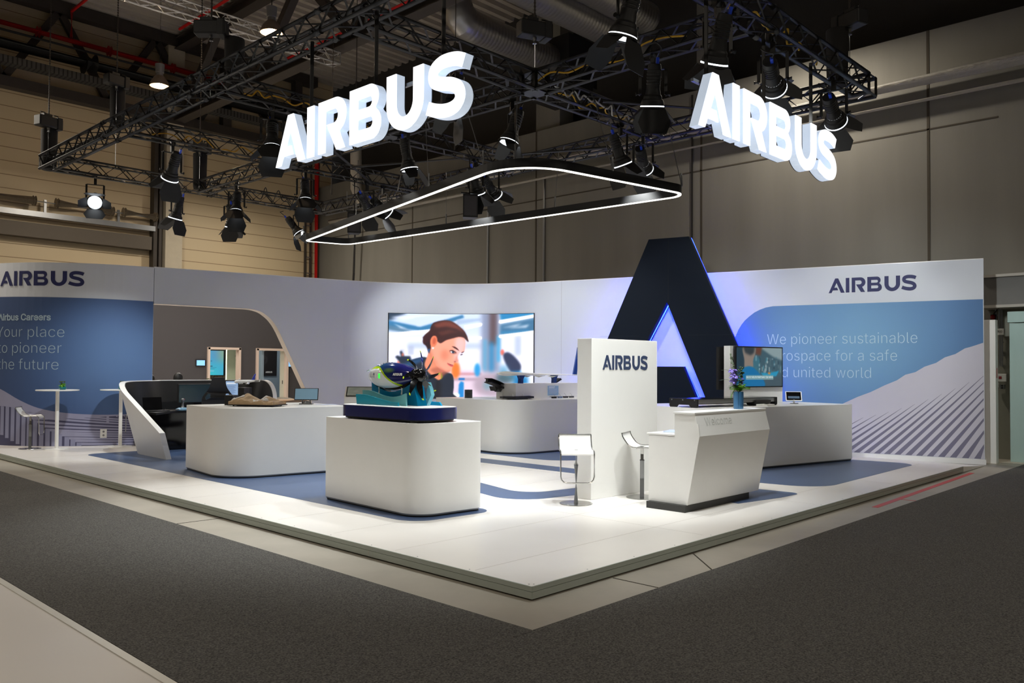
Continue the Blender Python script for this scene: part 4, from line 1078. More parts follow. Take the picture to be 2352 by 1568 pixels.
m = MB(); m.prism([(.2, 1.5), (.2, 1.8), (.9, 1.8), (.9, 1.5)], -.105, -.2, lambda a, z, o: tvp(a, z, o)); m.build('wall_mount', M_black, t, world=True)

# ------------------------------------------------------------------ things on the right counter
def rc(a, b, z=1.07):  # a along the front edge from its right end to the left, b inward from the edge
    return (10.03 - .9726 * a + .2325 * b, 1.61 + .2325 * a + .9726 * b, z)
def ang(v): return math.atan2(v[1], v[0])
t = thing('rail_display', 'low black and aluminium linear rail display on the long right counter', 'rail display', (7.6, 2.7, 1.07))
A = Vector((6.62, 2.62, 0)); u = Vector((2.0, -.30, 0)).normalized(); v = Vector((-u.y, u.x, 0)); Ln = 2.05
def rp(a, b, z): return tuple(A + u * a + v * b + Vector((0, 0, 1.07 + z)))
for a0 in (0, Ln - .03):
    m = MB(); m.prism([(0, .02), (.02, 0), (.12, 0), (.16, .04), (.38, .04), (.42, 0), (.53, 0), (.55, .02), (.55, .135), (0, .135)], a0, a0 + .03, lambda b, z, a: rp(a, b, z)); m.build('end_plate', M_black, t, world=True)
m = MB()
for b in (.02, .46): m.prism([(b, .06), (b + .07, .06), (b + .07, .085), (b + .06, .09), (b + .07, .095), (b + .07, .125), (b, .125)], .03, Ln - .03, lambda b_, z, a: rp(a, b_, z))
m.build('aluminium_rail', M_silver, t, world=True)
m = MB(); m.prism([(.04, .05), (.5, .05), (.5, .06), (.04, .06)], .03, Ln - .03, lambda b_, z, a: rp(a, b_, z)); m.prism([(.02, .126), (.53, .126), (.53, .134), (.02, .134)], .03, Ln - .03, lambda b_, z, a: rp(a, b_, z)); m.build('cover_plate', M_blackg, t, world=True)
m = MB(); m.prism([(.0, .01), (.16, .01), (.2, .09), (-.02, .09)], 1.45, 1.85, lambda b_, z, a: rp(a, b_, z)); m.build('carriage', M_black, t, world=True)
m = MB()
for b in (.05, .28, .5): m.tube([rp(-.004, b, .115), rp(.0, b, .115)], .012, 8)
m.build('bolts', M_steel, t, world=True)
o = MB(); o.prism(roundpoly([(-.16, -.02), (-.13, -.1), (.13, -.1), (.16, -.02), (.13, .1), (-.13, .1)], .02, 4), 0, .03); o.mi = 1; o.box((.0, -.02, .032), (.06, .04, .006))
tag(o.build('white_device', [M_white, M_black], None, loc=(8.1256, 2.2668, 1.071)), 'flat white device in front of the rail display on the right counter', 'device')
t = thing('tablet', 'tilted tablet with white frame on the right counter', 'tablet', (9.3705, 2.3547, 1.07), -1.05)
Mx = Matrix.Translation((0, .0, .03)) @ Matrix.Rotation(.85, 4, 'X')
m = MB(); m.box((0, .13, .0), (.27, .21, .012), bev=.004, mtx=Mx); m.build('frame', M_white, t)
m = MB(); m.box((0, .13, .0066), (.24, .18, .002), mtx=Mx); m.build('display', M_blackg, t)
m = MB(); m.box((0, .10, .008), (.19, .05, .001), mtx=Mx); m.build('lit_band', mat('tablet_glow', (70, 90, 110), .3, var=.3, scale=20, emit=.4), t)
m = MB(); m.lathe([(0, 0), (.07, 0), (.07, .012), (0, .012)]); m.tube([(0, .0, .01), (0, .03, .06), (0, .09, .09)], .016, 8); m.build('stand', M_steel, t, smooth=.5)

# flower vase on the desk
M_leaf = mat('fresh_green_leaf', (96, 160, 30), .4, var=.25, scale=18); M_leafd = mat('dark_green_leaf', (44, 74, 40), .5, var=.3, scale=18)
M_petal = mat('violet_petal', (140, 122, 214), .5, var=.2, scale=30); M_bud = mat('grey_green_bud', (110, 130, 100), .6, var=.3, scale=30)
t = thing('flower_vase', 'ribbed blue vase with violet delphinium and green leaves on the reception desk', 'vase', (4.63, .87, 1.186))
m = MB(); n = 48
prof = [(0, 0), (.052, 0), (.056, .01), (.058, .06), (.058, .17), (.057, .205), (.05, .205), (.05, .02), (0, .02)]
m.grid(n, len(prof), lambda i, j: ((prof[j][0] * (1 + (.035 if i % 3 == 0 and 0 < j < 6 else 0))) * math.cos(2 * PI * i / n), (prof[j][0] * (1 + (.035 if i % 3 == 0 and 0 < j < 6 else 0))) * math.sin(2 * PI * i / n), prof[j][1]), wrap=True)
m.build('vase', mat('blue_ribbed_glaze', (60, 108, 150), .3, .2, var=.55, scale=60, stretch=(1, 1, .05)), t, smooth=.6)
def stem(pts, r, name, mt): m = MB(); m.tube(spline(pts, 5), r, 6); m.build(name, mt, t, smooth=True)
VX = Vector((.688, -.726, 0))     # direction that spreads the bouquet
def fp(a, h, dd=0.0): return tuple(VX * a + Vector((.726, .688, 0)) * dd + Vector((0, 0, h)))
stem([fp(0, .15), fp(-.02, .35), fp(-.075, .62)], .004, 'stem', M_leafd); stem([fp(.01, .15), fp(.02, .3), fp(.03, .48)], .004, 'stem', M_leafd); stem([fp(.01, .15), fp(.035, .28), fp(.05, .4)], .004, 'stem', M_leafd)
random.seed(3)
def blooms(base, n, spread, size, name, mt):
    m = MB()
    for k in range(n):
        q = k / max(1, n - 1); p = Vector(base(q)) + Vector((random.uniform(-1, 1), random.uniform(-1, 1), random.uniform(-.6, .6))) * spread(q)
        for j in range(5):
            aa = 2 * PI * j / 5 + random.random(); s = size(q)
            M = Matrix.Translation(p) @ Matrix.Rotation(aa, 4, 'Z') @ Matrix.Rotation(random.uniform(.3, 1.3), 4, 'Y')
            m.ball((s * .7, 0, 0), s * .6, (1.2, .8, .3), 6, 4, M)
    m.build(name, mt, t, smooth=True)
blooms(lambda q: fp(-.035 - .035 * q, .33 + .15 * q), 26, lambda q: .042 - .016 * q, lambda q: .026, 'delphinium_bloom', M_petal)
blooms(lambda q: fp(-.06 - .035 * q, .50 + .16 * q), 16, lambda q: .02 - .012 * q, lambda q: .012, 'delphinium_bud', M_bud)
blooms(lambda q: fp(.022 + .012 * q, .28 + .22 * q), 40, lambda q: .026 - .006 * q, lambda q: .018, 'thistle_spike', M_leafd)
blooms(lambda q: fp(.04 + .01 * q, .26 + .12 * q), 10, lambda q: .014, lambda q: .014, 'small_violet_bloom', M_petal)
blooms(lambda q: fp(.055, .29), 10, lambda q: .022, lambda q: .012, 'green_pompon', M_leaf)
def leaf(a, h, ln, wd, rz, tilt, mt=None):
    m = MB(); M = Matrix.Translation(fp(a, h)) @ Matrix.Rotation(rz, 4, 'Z') @ Matrix.Rotation(-tilt, 4, 'Y')
    P = [(0, 0, 0)]; k = 8
    V = m.grid(k + 1, 3, lambda i, j: M @ Vector((ln * i / k, (j - 1) * wd * math.sin(PI * min(1, (i + .25) / (k + .35))), .3 * ln * (i / k) ** 2 * -1 + abs(j - 1) * wd * .35)))
    m.build('leaf', mt or M_leaf, t, smooth=True)
for k in range(14):
    leaf(random.uniform(-.03, .03), .2 + random.uniform(0, .07), random.uniform(.08, .15), random.uniform(.028, .046), 2 * PI * k / 14 + random.uniform(-.3, .3), random.uniform(.0, 1.0), M_leafd if k % 4 == 3 else M_leaf)
leaf(-.04, .23, .13, .016, 2.3, -.9, M_leaf)
m = MB()
for e in ((-.2, .46), (-.22, .34), (-.12, .27), (.1, .3), (-.13, .25)): m.tube(spline([fp(0, .2), fp(e[0] * .5, e[1] * .85 + .05), fp(e[0], e[1])], 6), .0015, 4)
for k in range(30):
    a = random.uniform(0, 2 * PI); q = random.uniform(.04, .08); m.tube([fp(.0, .2), (q * math.cos(a), q * math.sin(a), .2 + random.uniform(-.01, .08))], .0009, 3)
m.build('grass_blades', M_leafd, t)
# papers on the low desk board
for k, (dx, dy, r) in enumerate(((0, 0, .1), (.03, .03, .3))):
    o = MB(); o.box((0, 0, .004), (.3, .21, .006)); tag(o.build('brochure', mat('brochure_%d' % k, ((226, 232, 240), (200, 214, 232))[k], .35, var=.15, scale=20), loc=(3.75 + dx, 1.17 + dy, .9365 + .007 * k)), ('white brochure lying at the bottom on the low desk board', 'pale blue brochure lying on top on the low desk board')[k], 'brochure').rotation_euler.z = r

# ------------------------------------------------------------------ propeller model on the front counter
t = thing('engine_model', 'model of a propeller engine pod on blue waves and a navy base', 'engine model', (1.56, 3.35, 1.07), 0.03)
NB = mat('navy_gloss_base', (26, 32, 88), .12, var=.03)
def em(x, y, z): return (x - 1.56, y - 3.35, z - 1.07)
base = [(-.40, -.70), (.24, -.70), (.24, .74), (-.40, .74)]
m = MB(); m.prism(roundpoly(base, .19, 12), .03, .155); m.build('base', NB, t, smooth=.5)
m = MB(); m.prism(inset(roundpoly(base, .19, 12), .006), .155, .16); m.build('base_rim', M_white, t, smooth=.5)
m = MB(); m.prism(inset(roundpoly(base, .19, 12), .03), .012, .03); m.build('base_foot', M_black, t, smooth=.5)
for x, y in ((-.32, -.5), (.16, -.5), (-.32, .58), (.16, .58)): m = MB(); m.lathe([(0, 0), (.03, 0), (.03, .014), (0, .014)], (x, y, 0), 12); m.build('foot', M_steel, t)
# acrylic waves
def wave(name, col, x, top, y0, y1, th=.02, tr=.0):
    P = [(y0, .155)] + [(y1, .155)] + top
    m = MB(); m.prism(P, x - th / 2, x + th / 2, lambda y, z, d: (d, y, z)); m.build(name, mat(name + str(col[1]), col, .22, var=.05), t)
wave('front_wave', (20, 128, 150), -.22, [(.60, .27)] + spline([(.59, .275), (.42, .27), (.2, .235), (-.0, .205), (-.14, .20)], 6)[0:] + [(-.15, .155)], -.14, .58)
wave('pale_wave', (110, 178, 180), -.14, [(.58, .32)] + spline([(.58, .32), (.42, .315), (.22, .27), (.06, .255), (-.08, .27), (-.18, .30)], 6) + [(-.19, .155)], -.19, .57)
wave('blue_wave', (0, 110, 150), .02, [(.54, .42)] + spline([(.54, .42), (.44, .36), (.28, .315), (.14, .31), (.0, .34), (-.12, .39), (-.2, .42)], 6) + [(-.27, .155)], -.27, .52, .14)
wave('pale_pillar', (120, 196, 214), .13, [(-.32, .28), (-.30, .34), (-.26, .42), (-.24, .30), (-.24, .155)], -.32, -.24, .05)
wave('right_wave', (10, 150, 200), .2, [(-.05, .21), (-.36, .20), (-.4, .155)], -.4, -.05)
# engine pod: axis along local y, nose toward -y
yc = [(.63, .0), (.62, .03), (.58, .068), (.5, .105), (.40, .130), (.28, .145), (.15, .143), (.03, .128), (-.08, .100), (-.15, .078), (-.19, .066), (-.20, .0)]
zc = .475
nseg = 180; prof = spline(yc, 24)
def rad(y):
    for a, b in zip(prof, prof[1:]):
        if b[0] <= y <= a[0]: return a[1] + (b[1] - a[1]) * (a[0] - y) / max(1e-6, a[0] - b[0])
    return .05
# nose droops up slightly toward the propeller
m = MB(); PODX = .0
V = m.grid(nseg, len(prof), lambda i, j: (PODX + prof[j][1] * .92 * math.cos(2 * PI * i / nseg), prof[j][0], zc + .012 + prof[j][1] * 1.06 * math.sin(2 * PI * i / nseg) + .02 * (prof[j][0] < 0) * (-prof[j][0])), wrap=True)
lay = m.bm.verts.layers.float_color.new('Col')
edge = spline([(.64, .05), (.56, .09), (.44, .105), (.34, .10), (.26, .06), (.17, -.01), (.08, -.065), (.0, -.095), (-.1, -.12), (-.5, -.2)], 8)
def edge_z(y):
    for a, b in zip(edge, edge[1:]):
        if b[0] <= y <= a[0]: return a[1] + (b[1] - a[1]) * (a[0] - y) / max(1e-6, a[0] - b[0])
    return -.2
for v in m.bm.verts:
    y, z = v.co.y, v.co.z - zc; e = edge_z(y)
    if y < -.16: col = (8, 8, 12)
    elif z < e - .012: col = (236, 238, 240) if z > -.10 else (205, 222, 232)
    elif z < e + .016: col = (178, 214, 20)
    else:
        q = min(1, max(0, (.5 - y) / .5)); col = tuple(a + (b - a) * q for a, b in zip((22, 92, 118), (28, 28, 92)))
        k = max(0, 1 - ((y - .15) / .10) ** 2 - ((z - .075) / .035) ** 2) * .55; col = tuple(a + (b - a) * k for a, b in zip(col, (130, 170, 40)))
    v[lay] = (*srgb(*col), 1)
o = m.build('nacelle', mat_vcol('painted_gloss', 0.0, .1), t, smooth=True)
m = MB(); put_logo(m, .13, .028, 0, .002, lambda x, y, d: (-.92 * rad(.07 - x) - .001 - d, .07 - x, zc + .018 + y)); m.build('lettering', M_white, t)
m = MB(); put_text(m, 'ZERO', .085, .045, 0, lambda x, y, d: (-.92 * rad(.52 - x) - .0015, .52 - x, zc + .018 + y), -.02); m.build('lettering', mat('grey_letters', (120, 140, 160), .5), t)
m = MB(); put_text(m, 'e', .03, .036, 0, lambda x, y, d: (-.92 * rad(.43 - x) - .0015, .43 - x, zc + .018 + y), .02); m.build('lettering', M_navy, t)
m = MB(); put_text(m, 'FUEL CELL ENGINE', .12, .012, 0, lambda x, y, d: (-.92 * rad(.52 - x) - .0015, .52 - x, zc - .006 + y), .0); m.build('lettering', M_navyl, t)
m = MB(); m.box((-.92 * rad(.30) - .002, .30, zc + .012), (.012, .022, .055), bev=.004); m.build('green_window', mat('green_glow', (40, 230, 60), .3, var=.1, emit=1.2), t)
m = MB()
for y in (.40, .0): m.tube([(-.05, y, .28), (-.05, y, .36)], .012, 8)
m.tube([(-.09, .57, .54), (-.09, .52, .555)], .009, 8); m.build('clear_supports', mat('clear_acrylic', (190, 210, 210), .15, var=.03), t)
m = MB()
for k in range(6): m.ball((-.02, .46 - .05 * k, zc + .012 + 1.06 * rad(.46 - .05 * k)), .005, u=8, v=5)
m.build('bolts', M_chrome, t, smooth=True)
m = MB(); m.prism(spline([(.3, .345), (.12, .33), (-.04, .36), (-.14, .42), (-.06, .40), (.12, .36)], 6, True), -.06, .06, lambda y, z, d: (d, y, z)); m.build('belly_scoop', M_blackg, t)
hub = thing('x', None, None)
COL.objects.unlink(hub); bpy.data.objects.remove(hub)
hy, hz = -.245, zc + .022
m = MB(); Mh = Matrix.Translation((0, hy, hz)) @ Matrix.Rotation(PI / 2, 4, 'X')
m.lathe([(0, -.045), (.062, -.045), (.076, -.03), (.078, .015), (.066, .042), (.04, .058), (0, .064)], n=28, mtx=Mh); m.build('propeller_hub', M_blackg, t, smooth=True)
M_tip = mat('lime_tip', (196, 226, 20), .4)
NBL = 8
for k in range(NBL):
    R = Matrix.Translation((0, hy - .01, hz)) @ Matrix.Rotation(2 * PI * k / NBL + .22, 4, 'Y')
    n = 14
    def bl(i, j):
        q = i / n; r = .055 + .205 * q; w = .024 + .016 * math.sin(PI * min(1, q * 1.1)) - .012 * q
        sw = -.06 * q * q; tw = .9 - .6 * q; s = (j - 1) * w
        return R @ Vector((s * math.cos(tw) + sw * 1.4, s * math.sin(tw) - .02 * q, r))
    m = MB(); m.grid(n, 3, bl)
    g = m.bm.faces[:]; bmesh.ops.solidify(m.bm, geom=g, thickness=.005); b_ = m.build('propeller_blade', M_blackg, t, smooth=True)
    m = MB(); m.grid(3, 3, lambda i, j: bl(n - 1 + i * .55, j)); bmesh.ops.solidify(m.bm, geom=m.bm.faces[:], thickness=.0056); m.build('blade_tip', M_tip, b_, smooth=True)

# ------------------------------------------------------------------ things on the rounded left counter
t = thing('terrain_model', 'brown relief model of mountains on a black tray', 'terrain model', (1.93, 7.25, 1.07), math.atan2(-.71, .42))
M_ter = mat('brown_terrain', (202, 172, 134), .8, var=.22, scale=9, bump=.5, bscale=40)
def hgt(x, y):
    h = .045 + .12 * math.exp(-((x + .18) / .13) ** 2 - (y / .2) ** 2) + .085 * math.exp(-((x - .2) / .12) ** 2 - ((y - .03) / .16) ** 2) + .05 * math.exp(-((x + .36) / .07) ** 2 - ((y + .02) / .2) ** 2)
    h += .012 * math.sin(23 * x + 9 * y) * math.sin(17 * y - 5 * x) + .007 * math.sin(51 * x - 20 * y)
    return .03 + max(.03, h)
m = MB(); nu, nv = 64, 30
V = m.grid(nu, nv, lambda i, j: (-.43 + .86 * i / (nu - 1), -.22 + .44 * j / (nv - 1), hgt(-.43 + .86 * i / (nu - 1), -.22 + .44 * j / (nv - 1))))
bd = [V[i][0] for i in range(nu)] + [V[nu - 1][j] for j in range(1, nv)] + [V[i][nv - 1] for i in range(nu - 2, -1, -1)] + [V[0][j] for j in range(nv - 2, 0, -1)]
lo = [m.bm.verts.new((v.co.x, v.co.y, .03)) for v in bd]
for k in range(len(bd)): m.face([bd[k], bd[(k + 1) % len(bd)], lo[(k + 1) % len(bd)], lo[k]])
m.build('terrain', M_ter, t, smooth=.9)
M_snow = mat('white_snow_paint', (232, 228, 222), .7, var=.05)
random.seed(11)
for (cx, cy, rr) in ((-.3, -.13, .06), (-.24, -.09, .035), (.06, -.13, .055), (.13, -.06, .05), (.22, -.12, .05), (-.38, -.14, .03), (.16, -.02, .04)):
    m = MB(); P = [(cx + rr * (1 + .35 * random.uniform(-1, 1)) * math.cos(a) * 1.2, cy + rr * .9 * (1 + .35 * random.uniform(-1, 1)) * math.sin(a)) for a in [2 * PI * k / 14 for k in range(14)]]
    c0 = m.bm.verts.new((cx, cy, hgt(cx, cy) + .014)); R1 = [m.bm.verts.new((cx + (p[0] - cx) * .55, cy + (p[1] - cy) * .55, hgt(cx + (p[0] - cx) * .55, cy + (p[1] - cy) * .55) + .012)) for p in P]; R2 = [m.bm.verts.new((p[0], p[1], hgt(*p) + .004)) for p in P]
    for k in range(14): m.face([c0, R1[k], R1[(k + 1) % 14]]); m.face([R1[k], R2[k], R2[(k + 1) % 14], R1[(k + 1) % 14]])
    m.build('snow_patch', M_snow, t, smooth=True)
m = MB(); m.box((0, 0, .022), (.9, .46, .014), bev=.003); m.build('tray', M_black, t)
for x in (-.36, .36):
    for y in (-.17, .17): m = MB(); m.box((x, y, .008), (.02, .02, .016)); m.build('foot', M_black, t)
t.scale = (.84, .9, .9)
t = thing('projector_box', 'black box with a brass fitting at the left end of the terrain model', 'box', (1.7442, 7.7977, 1.07), -1.04)
m = MB(); m.box((0, .1, .075), (.14, .16, .15), bev=.004); m.build('case', M_black, t)
m = MB(); m.tube([(.05, .015, .035), (.05, -.005, .035)], .02, 10); m.build('fitting', mat('brass', (170, 140, 80), .3, .9), t)
def tilt_screen(name, label, cat, loc, rz, w, h, tilt, m_disp, zb=.09):
    t = thing(name, label, cat, loc, rz)
    Mx = Matrix.Translation((0, 0, zb)) @ Matrix.Rotation(-tilt, 4, 'X')
    m = MB(); m.box((0, 0, h / 2), (w, .02, h), bev=.004, mtx=Mx); m.build('casing', M_black, t)
    m = MB(); m.box((0, -.0105, h / 2), (w - .02, .002, h - .02), mtx=Mx); m.build('display', m_disp, t)
    m = MB(); m.box((0, .02, .008), (.2, .14, .014), bev=.003); m.tube(spline([(-.06, .03, .01), (-.06, .0, .06), (-.05, .03, .12)], 5), .012, 8); m.tube(spline([(.06, .03, .01), (.06, .0, .06), (.05, .03, .12)], 5), .012, 8); m.lathe([(0, .02), (.05, .02), (.04, .05), (0, .055)], (0, .02, 0), 16); m.build('stand', M_steel, t, smooth=.5)
    return t
tilt_screen('monitor', 'small monitor tilted back on a metal foot on the left counter', 'monitor', (2.8163, 7.3343, 1.07), -.78, .37, .19, .25, mat('monitor_glow', (110, 140, 158), .25, var=.25, scale=1.5, emit=.45), .065)
o = MB(); o.box((0, 0, .002), (.3, .2, .003)); tag(o.build('counter_card', mat('pale_blue_card', (196, 206, 232), .4), loc=(2.9861, 7.0005, 1.07)), 'pale blue card lying flat at the right end of the left counter', 'card').rotation_euler.z = -.1
# airliner model on a slim stand between counter and pod
t = thing('aircraft_model', 'small white airliner model with blue tail on a dark stand', 'aircraft model', (2.68, 9.0, .1), .28)
m = MB(); m.box((0, 0, .6), (.16, .16, 1.2), bev=.005); m.build('stand', M_black, t)
m = MB(); m.box((-.05, -.09, 1.15), (.12, .01, .1)); m.build('stand_plate', M_dgrey, t)
m = MB(); fx = [(-.24, .002), (-.22, .018), (-.18, .026), (.08, .026), (.18, .016), (.24, .004)]
m.tube([(x, 0, 1.30 + .012 * max(0, x / .24)) for x, r in fx], [r for x, r in fx], 14); m.build('fuselage', M_white, t, smooth=True)
for s in (-1, 1):
    m = MB(); m.prism([(-.05, 0), (.03, 0), (.10, .24), (.075, .24)], -.003, .003, lambda x, y, d: (x, s * y, 1.29 + .12 * y * .5 + d)); m.prism([(.075, 0), (.10, 0), (.115, .05), (.1, .05)], -.002, .002, lambda x, y, d: (x, s * (.24 + d), 1.304 + y)); m.build('wing', M_white, t)
    m = MB(); m.tube([(-.045, s * .075, 1.272), (-.01, s * .075, 1.272), (.02, s * .075, 1.274)], [.017, .018, .01], 10); m.build('engine', M_white, t, smooth=True)
    m = MB(); m.prism([(.17, 0), (.22, 0), (.24, .08), (.22, .08)], -.002, .002, lambda x, y, d: (x, s * y, 1.312 + d)); m.build('tailplane', M_white, t)
m = MB(); m.prism([(.15, 0), (.22, 0), (.25, .1), (.22, .1)], -.003, .003, lambda x, y, d: (x, d, 1.33 + y)); m.build('tail_fin', mat('tail_blue', (60, 74, 176), .4, var=.3, scale=40), t)

# ------------------------------------------------------------------ things on the back counter
t = thing('display_plinth', 'low white box on the back counter carrying the wing model', 'plinth', (7.9, 6.8, 1.07), -.05)
m = MB(); m.box((7.93, 6.95, 1.218), (1.76, .42, .296), rot=-.05, bev=.003); m.build('body', M_white, t, world=True)
t = thing('wing_model', 'white aircraft wing model on two blue supports with a tall blue wingtip', 'wing model', (7.9, 6.92, 1.366))
rows = [(6.76, .22, .10), (6.85, .25, .085), (7.1, .24, .065), (7.5, .19, .045), (8.1, .13, .03), (8.7, .085, .02), (9.0, .07, .014)]
m = MB(); ns = 16
def wing(i, j):
    x, ch, th = rows[j]; q = 2 * PI * i / ns; e = .35 if j == 0 else 1
    return (x, 6.92 + ch * e * math.cos(q) * .8, 1.555 - .028 * (x - 6.76) / 2.2 + th * .5 * e * math.sin(q) * (1 - .35 * math.cos(q)))
V = m.grid(ns, len(rows), wing, wrap=True); m.face([V[i][0] for i in range(ns)]); m.face([V[i][-1] for i in range(ns)]); m.build('wing', M_white, t, world=True, smooth=.8)
for x in (7.5, 7.85, 8.25): m = MB(); m.tube([(x, 6.76, 1.525 - .012 * (x - 7)), (x, 6.92, 1.505 - .012 * (x - 7)), (x, 7.05, 1.525 - .012 * (x - 7))], [.006, .018, .006], 8); m.build('track_fairing', M_white, t, world=True, smooth=True)
M_bsup = mat('blue_support', (36, 70, 134), .4)
for x in (7.33, 8.32):
    m = MB(); m.prism([(x - .045, 1.366), (x + .025, 1.366), (x + .03, 1.45), (x + .085, 1.53), (x - .085, 1.53), (x - .04, 1.45)], 6.88, 6.96, lambda a, z, y: (a, y, z)); m.build('support', M_bsup, t, world=True)
m = MB(); m.prism([(8.9, 1.515), (9.02, 1.515), (9.1, 2.1), (9.06, 2.1)], 6.90, 6.93, lambda a, z, y: (a, y, z)); m.build('wingtip', M_bsup, t, world=True)
t = thing('info_card', 'pale blue text card leaning on the low white box', 'card', (8.05, 6.71, 1.13))
Mc = Matrix.Translation((8.06, 6.725, 1.22)) @ Matrix.Rotation(-.05, 4, 'Z')
m = MB(); m.box((0, 0, 0), (.30, .012, .19), mtx=Mc); m.build('card', mat('card_blue', (150, 184, 222), .5), t, world=True)
m = MB()
for k, (w_, h_) in enumerate(((.18, .014), (.16, .014), (.24, .005), (.23, .005), (.25, .005), (.24, .005), (.22, .005))): m.box((-.13 + w_ / 2, -.0068, .075 - .022 * k), (w_, .001, h_), mtx=Mc)
m.build('text_lines', mat('card_text', (226, 236, 246), .5), t, world=True)
for k, x in enumerate((7.85, 8.03, 8.2, 8.38)):
    tt = thing('sample_chip', ('black sample chip, first from the left under the text card', 'silver blue sample chip, second from the left under the text card', 'dark sample chip, third in the row under the text card', 'grey sample chip at the right end of the row')[k], 'sample', (x, 6.52, 1.07), -.1, 'small sample chips on the back counter')
    m = MB(); m.box((0, 0, .025), (.10, .05, .035), bev=.003); m.box((-.07, 0, .035), (.05, .05, .008)); m.build('chip', mat('chip_%d' % k, ((36, 34, 34), (130, 146, 172), (66, 62, 62), (96, 98, 102))[k], .3, .5), tt)
    m = MB(); m.tube(spline([(.02, 0, .04), (.0, .01, .08), (-.03, .01, .1)], 4), .002, 5); m.build('wire', M_steel, tt)
t = thing('cfrp_bracket', 'black angled composite frame on a white holder', 'frame part', (7.1, 7.25, 1.07))
t.name = 'fuselage_sample'
m = MB(); cl = spline([(6.72, 1.425), (6.95, 1.36), (7.2, 1.26), (7.45, 1.17), (7.6, 1.13)], 5)
up = [(x, z + .04) for x, z in cl]; dn_ = [(x - .02, z - .045) for x, z in cl]
m.prism(up + dn_[::-1], 7.2, 7.26, lambda x, z, y: (x, y, z)); m.prism(up + [(x, z + .028) for x, z in cl][::-1], 7.1, 7.3, lambda x, z, y: (x, y, z)); m.prism([(x, z - .03) for x, z in cl] + dn_[::-1], 7.1, 7.3, lambda x, z, y: (x, y, z))
m.build('curved_frame', M_black, t, world=True)
m = MB()
for x, z in ((6.92, 1.29), (7.3, 1.14)): m.prism([(x - .1, z + .02), (x + .1, z - .04), (x + .06, z - .09), (x - .02, z - .03), (x - .06, z - .07)], 7.12, 7.28, lambda a, b, y: (a, y, b))
m.build('clips', M_black, t, world=True)
m = MB(); m.prism([(7.02, 1.07), (7.2, 1.07), (7.2, 1.22), (7.11, 1.27), (7.02, 1.24)], 7.12, 7.28, lambda a, b, y: (a, y, b)); m.build('holder', M_white, t, world=True)
o = MB(); o.prism([(8.45, 1.366), (8.5, 1.366), (8.66, 1.43), (8.62, 1.46), (8.6, 1.44)], 7.0, 7.1, lambda a, b, y: (a, y, b)); tag(o.build('composite_offcut', M_black), 'small black composite piece lying on the white box behind the wing', 'part')
t = thing('drone_tray', 'flat black hexagonal tray model on the back counter', 'tray', (7.05, 6.78, 1.07), .05)
m = MB(); m.prism(roundpoly([(-.40, -.02), (-.25, -.2), (.3, -.2), (.42, .0), (.3, .2), (-.25, .2)], .04, 4), .02, .055); m.build('tray', M_black, t)
m = MB(); m.prism(roundpoly([(-.25, 0), (-.16, -.13), (.2, -.13), (.28, .0), (.2, .13), (-.16, .13)], .03, 4), .0, .02); m.build('foot', M_blackg, t)
m = MB(); m.prism(inset(roundpoly([(-.40, -.02), (-.25, -.2), (.3, -.2), (.42, .0), (.3, .2), (-.25, .2)], .04, 4), .07), .055, .062); m.build('inlay', mat('grey_blue_inlay', (120, 126, 150), .2, .4), t)
m = MB()
for x, y in ((-.16, -.06), (.14, -.06), (-.02, .1)): m.box((x, y, .075), (.03, .03, .04))
m.build('pegs', M_white, t)
m = MB(); m.box((.37, -.07, .04), (.02, .06, .015), rot=.9); m.build('red_mark', M_red, t)
o = MB(); o.lathe([(0, 0), (.075, 0)] + [p for k in range(9) for p in ((.075, .018 * k + .001), (.078, .018 * k + .006), (.078, .018 * k + .013), (.075, .018 * k + .018))] + [(0, .165)], n=24)
tag(o.build('carbon_cylinder', mat('woven_carbon', (44, 46, 48), .4, .2, var=.5, scale=60), smooth=.4, loc=(6.7849, 7.8131, 1.07)), 'dark ribbed carbon cylinder standing on the back counter', 'cylinder')
# kiosk behind
t = thing('touch_kiosk', 'white upright kiosk with a slanted touch screen behind the counters', 'kiosk', (5.2, 9.2, .1), -.72)
m = MB(); m.prism([(-.12, 0), (.16, 0), (.16, 1.17), (.13, 1.18), (-.14, .98)], -.28, .28, lambda y, z, x: (x, y, z)); m.build('body', M_white, t)
Mk = Matrix.Translation((0, -.006, 1.085)) @ Matrix.Rotation(math.atan2(.2, .27), 4, 'X')
m = MB(); m.box((0, 0, .004), (.5, .3, .008), mtx=Mk); m.build('screen_bezel', M_black, t)
cv = Canvas(40, 24, 400, 240, (120, 124, 112)); random.seed(2)
for k in range(30): cv.ell(random.uniform(0, 400), random.uniform(0, 240), random.uniform(10, 60), random.uniform(8, 30), random.choice(((92, 98, 86), (140, 142, 130), (104, 110, 100))), 8, .6)
picture('map_picture', cv, lambda u, v: Mk @ Vector((-.23 + .46 * u, -.13 + .26 * v, .0095)), mat_vcol('kiosk_picture', .5), t)

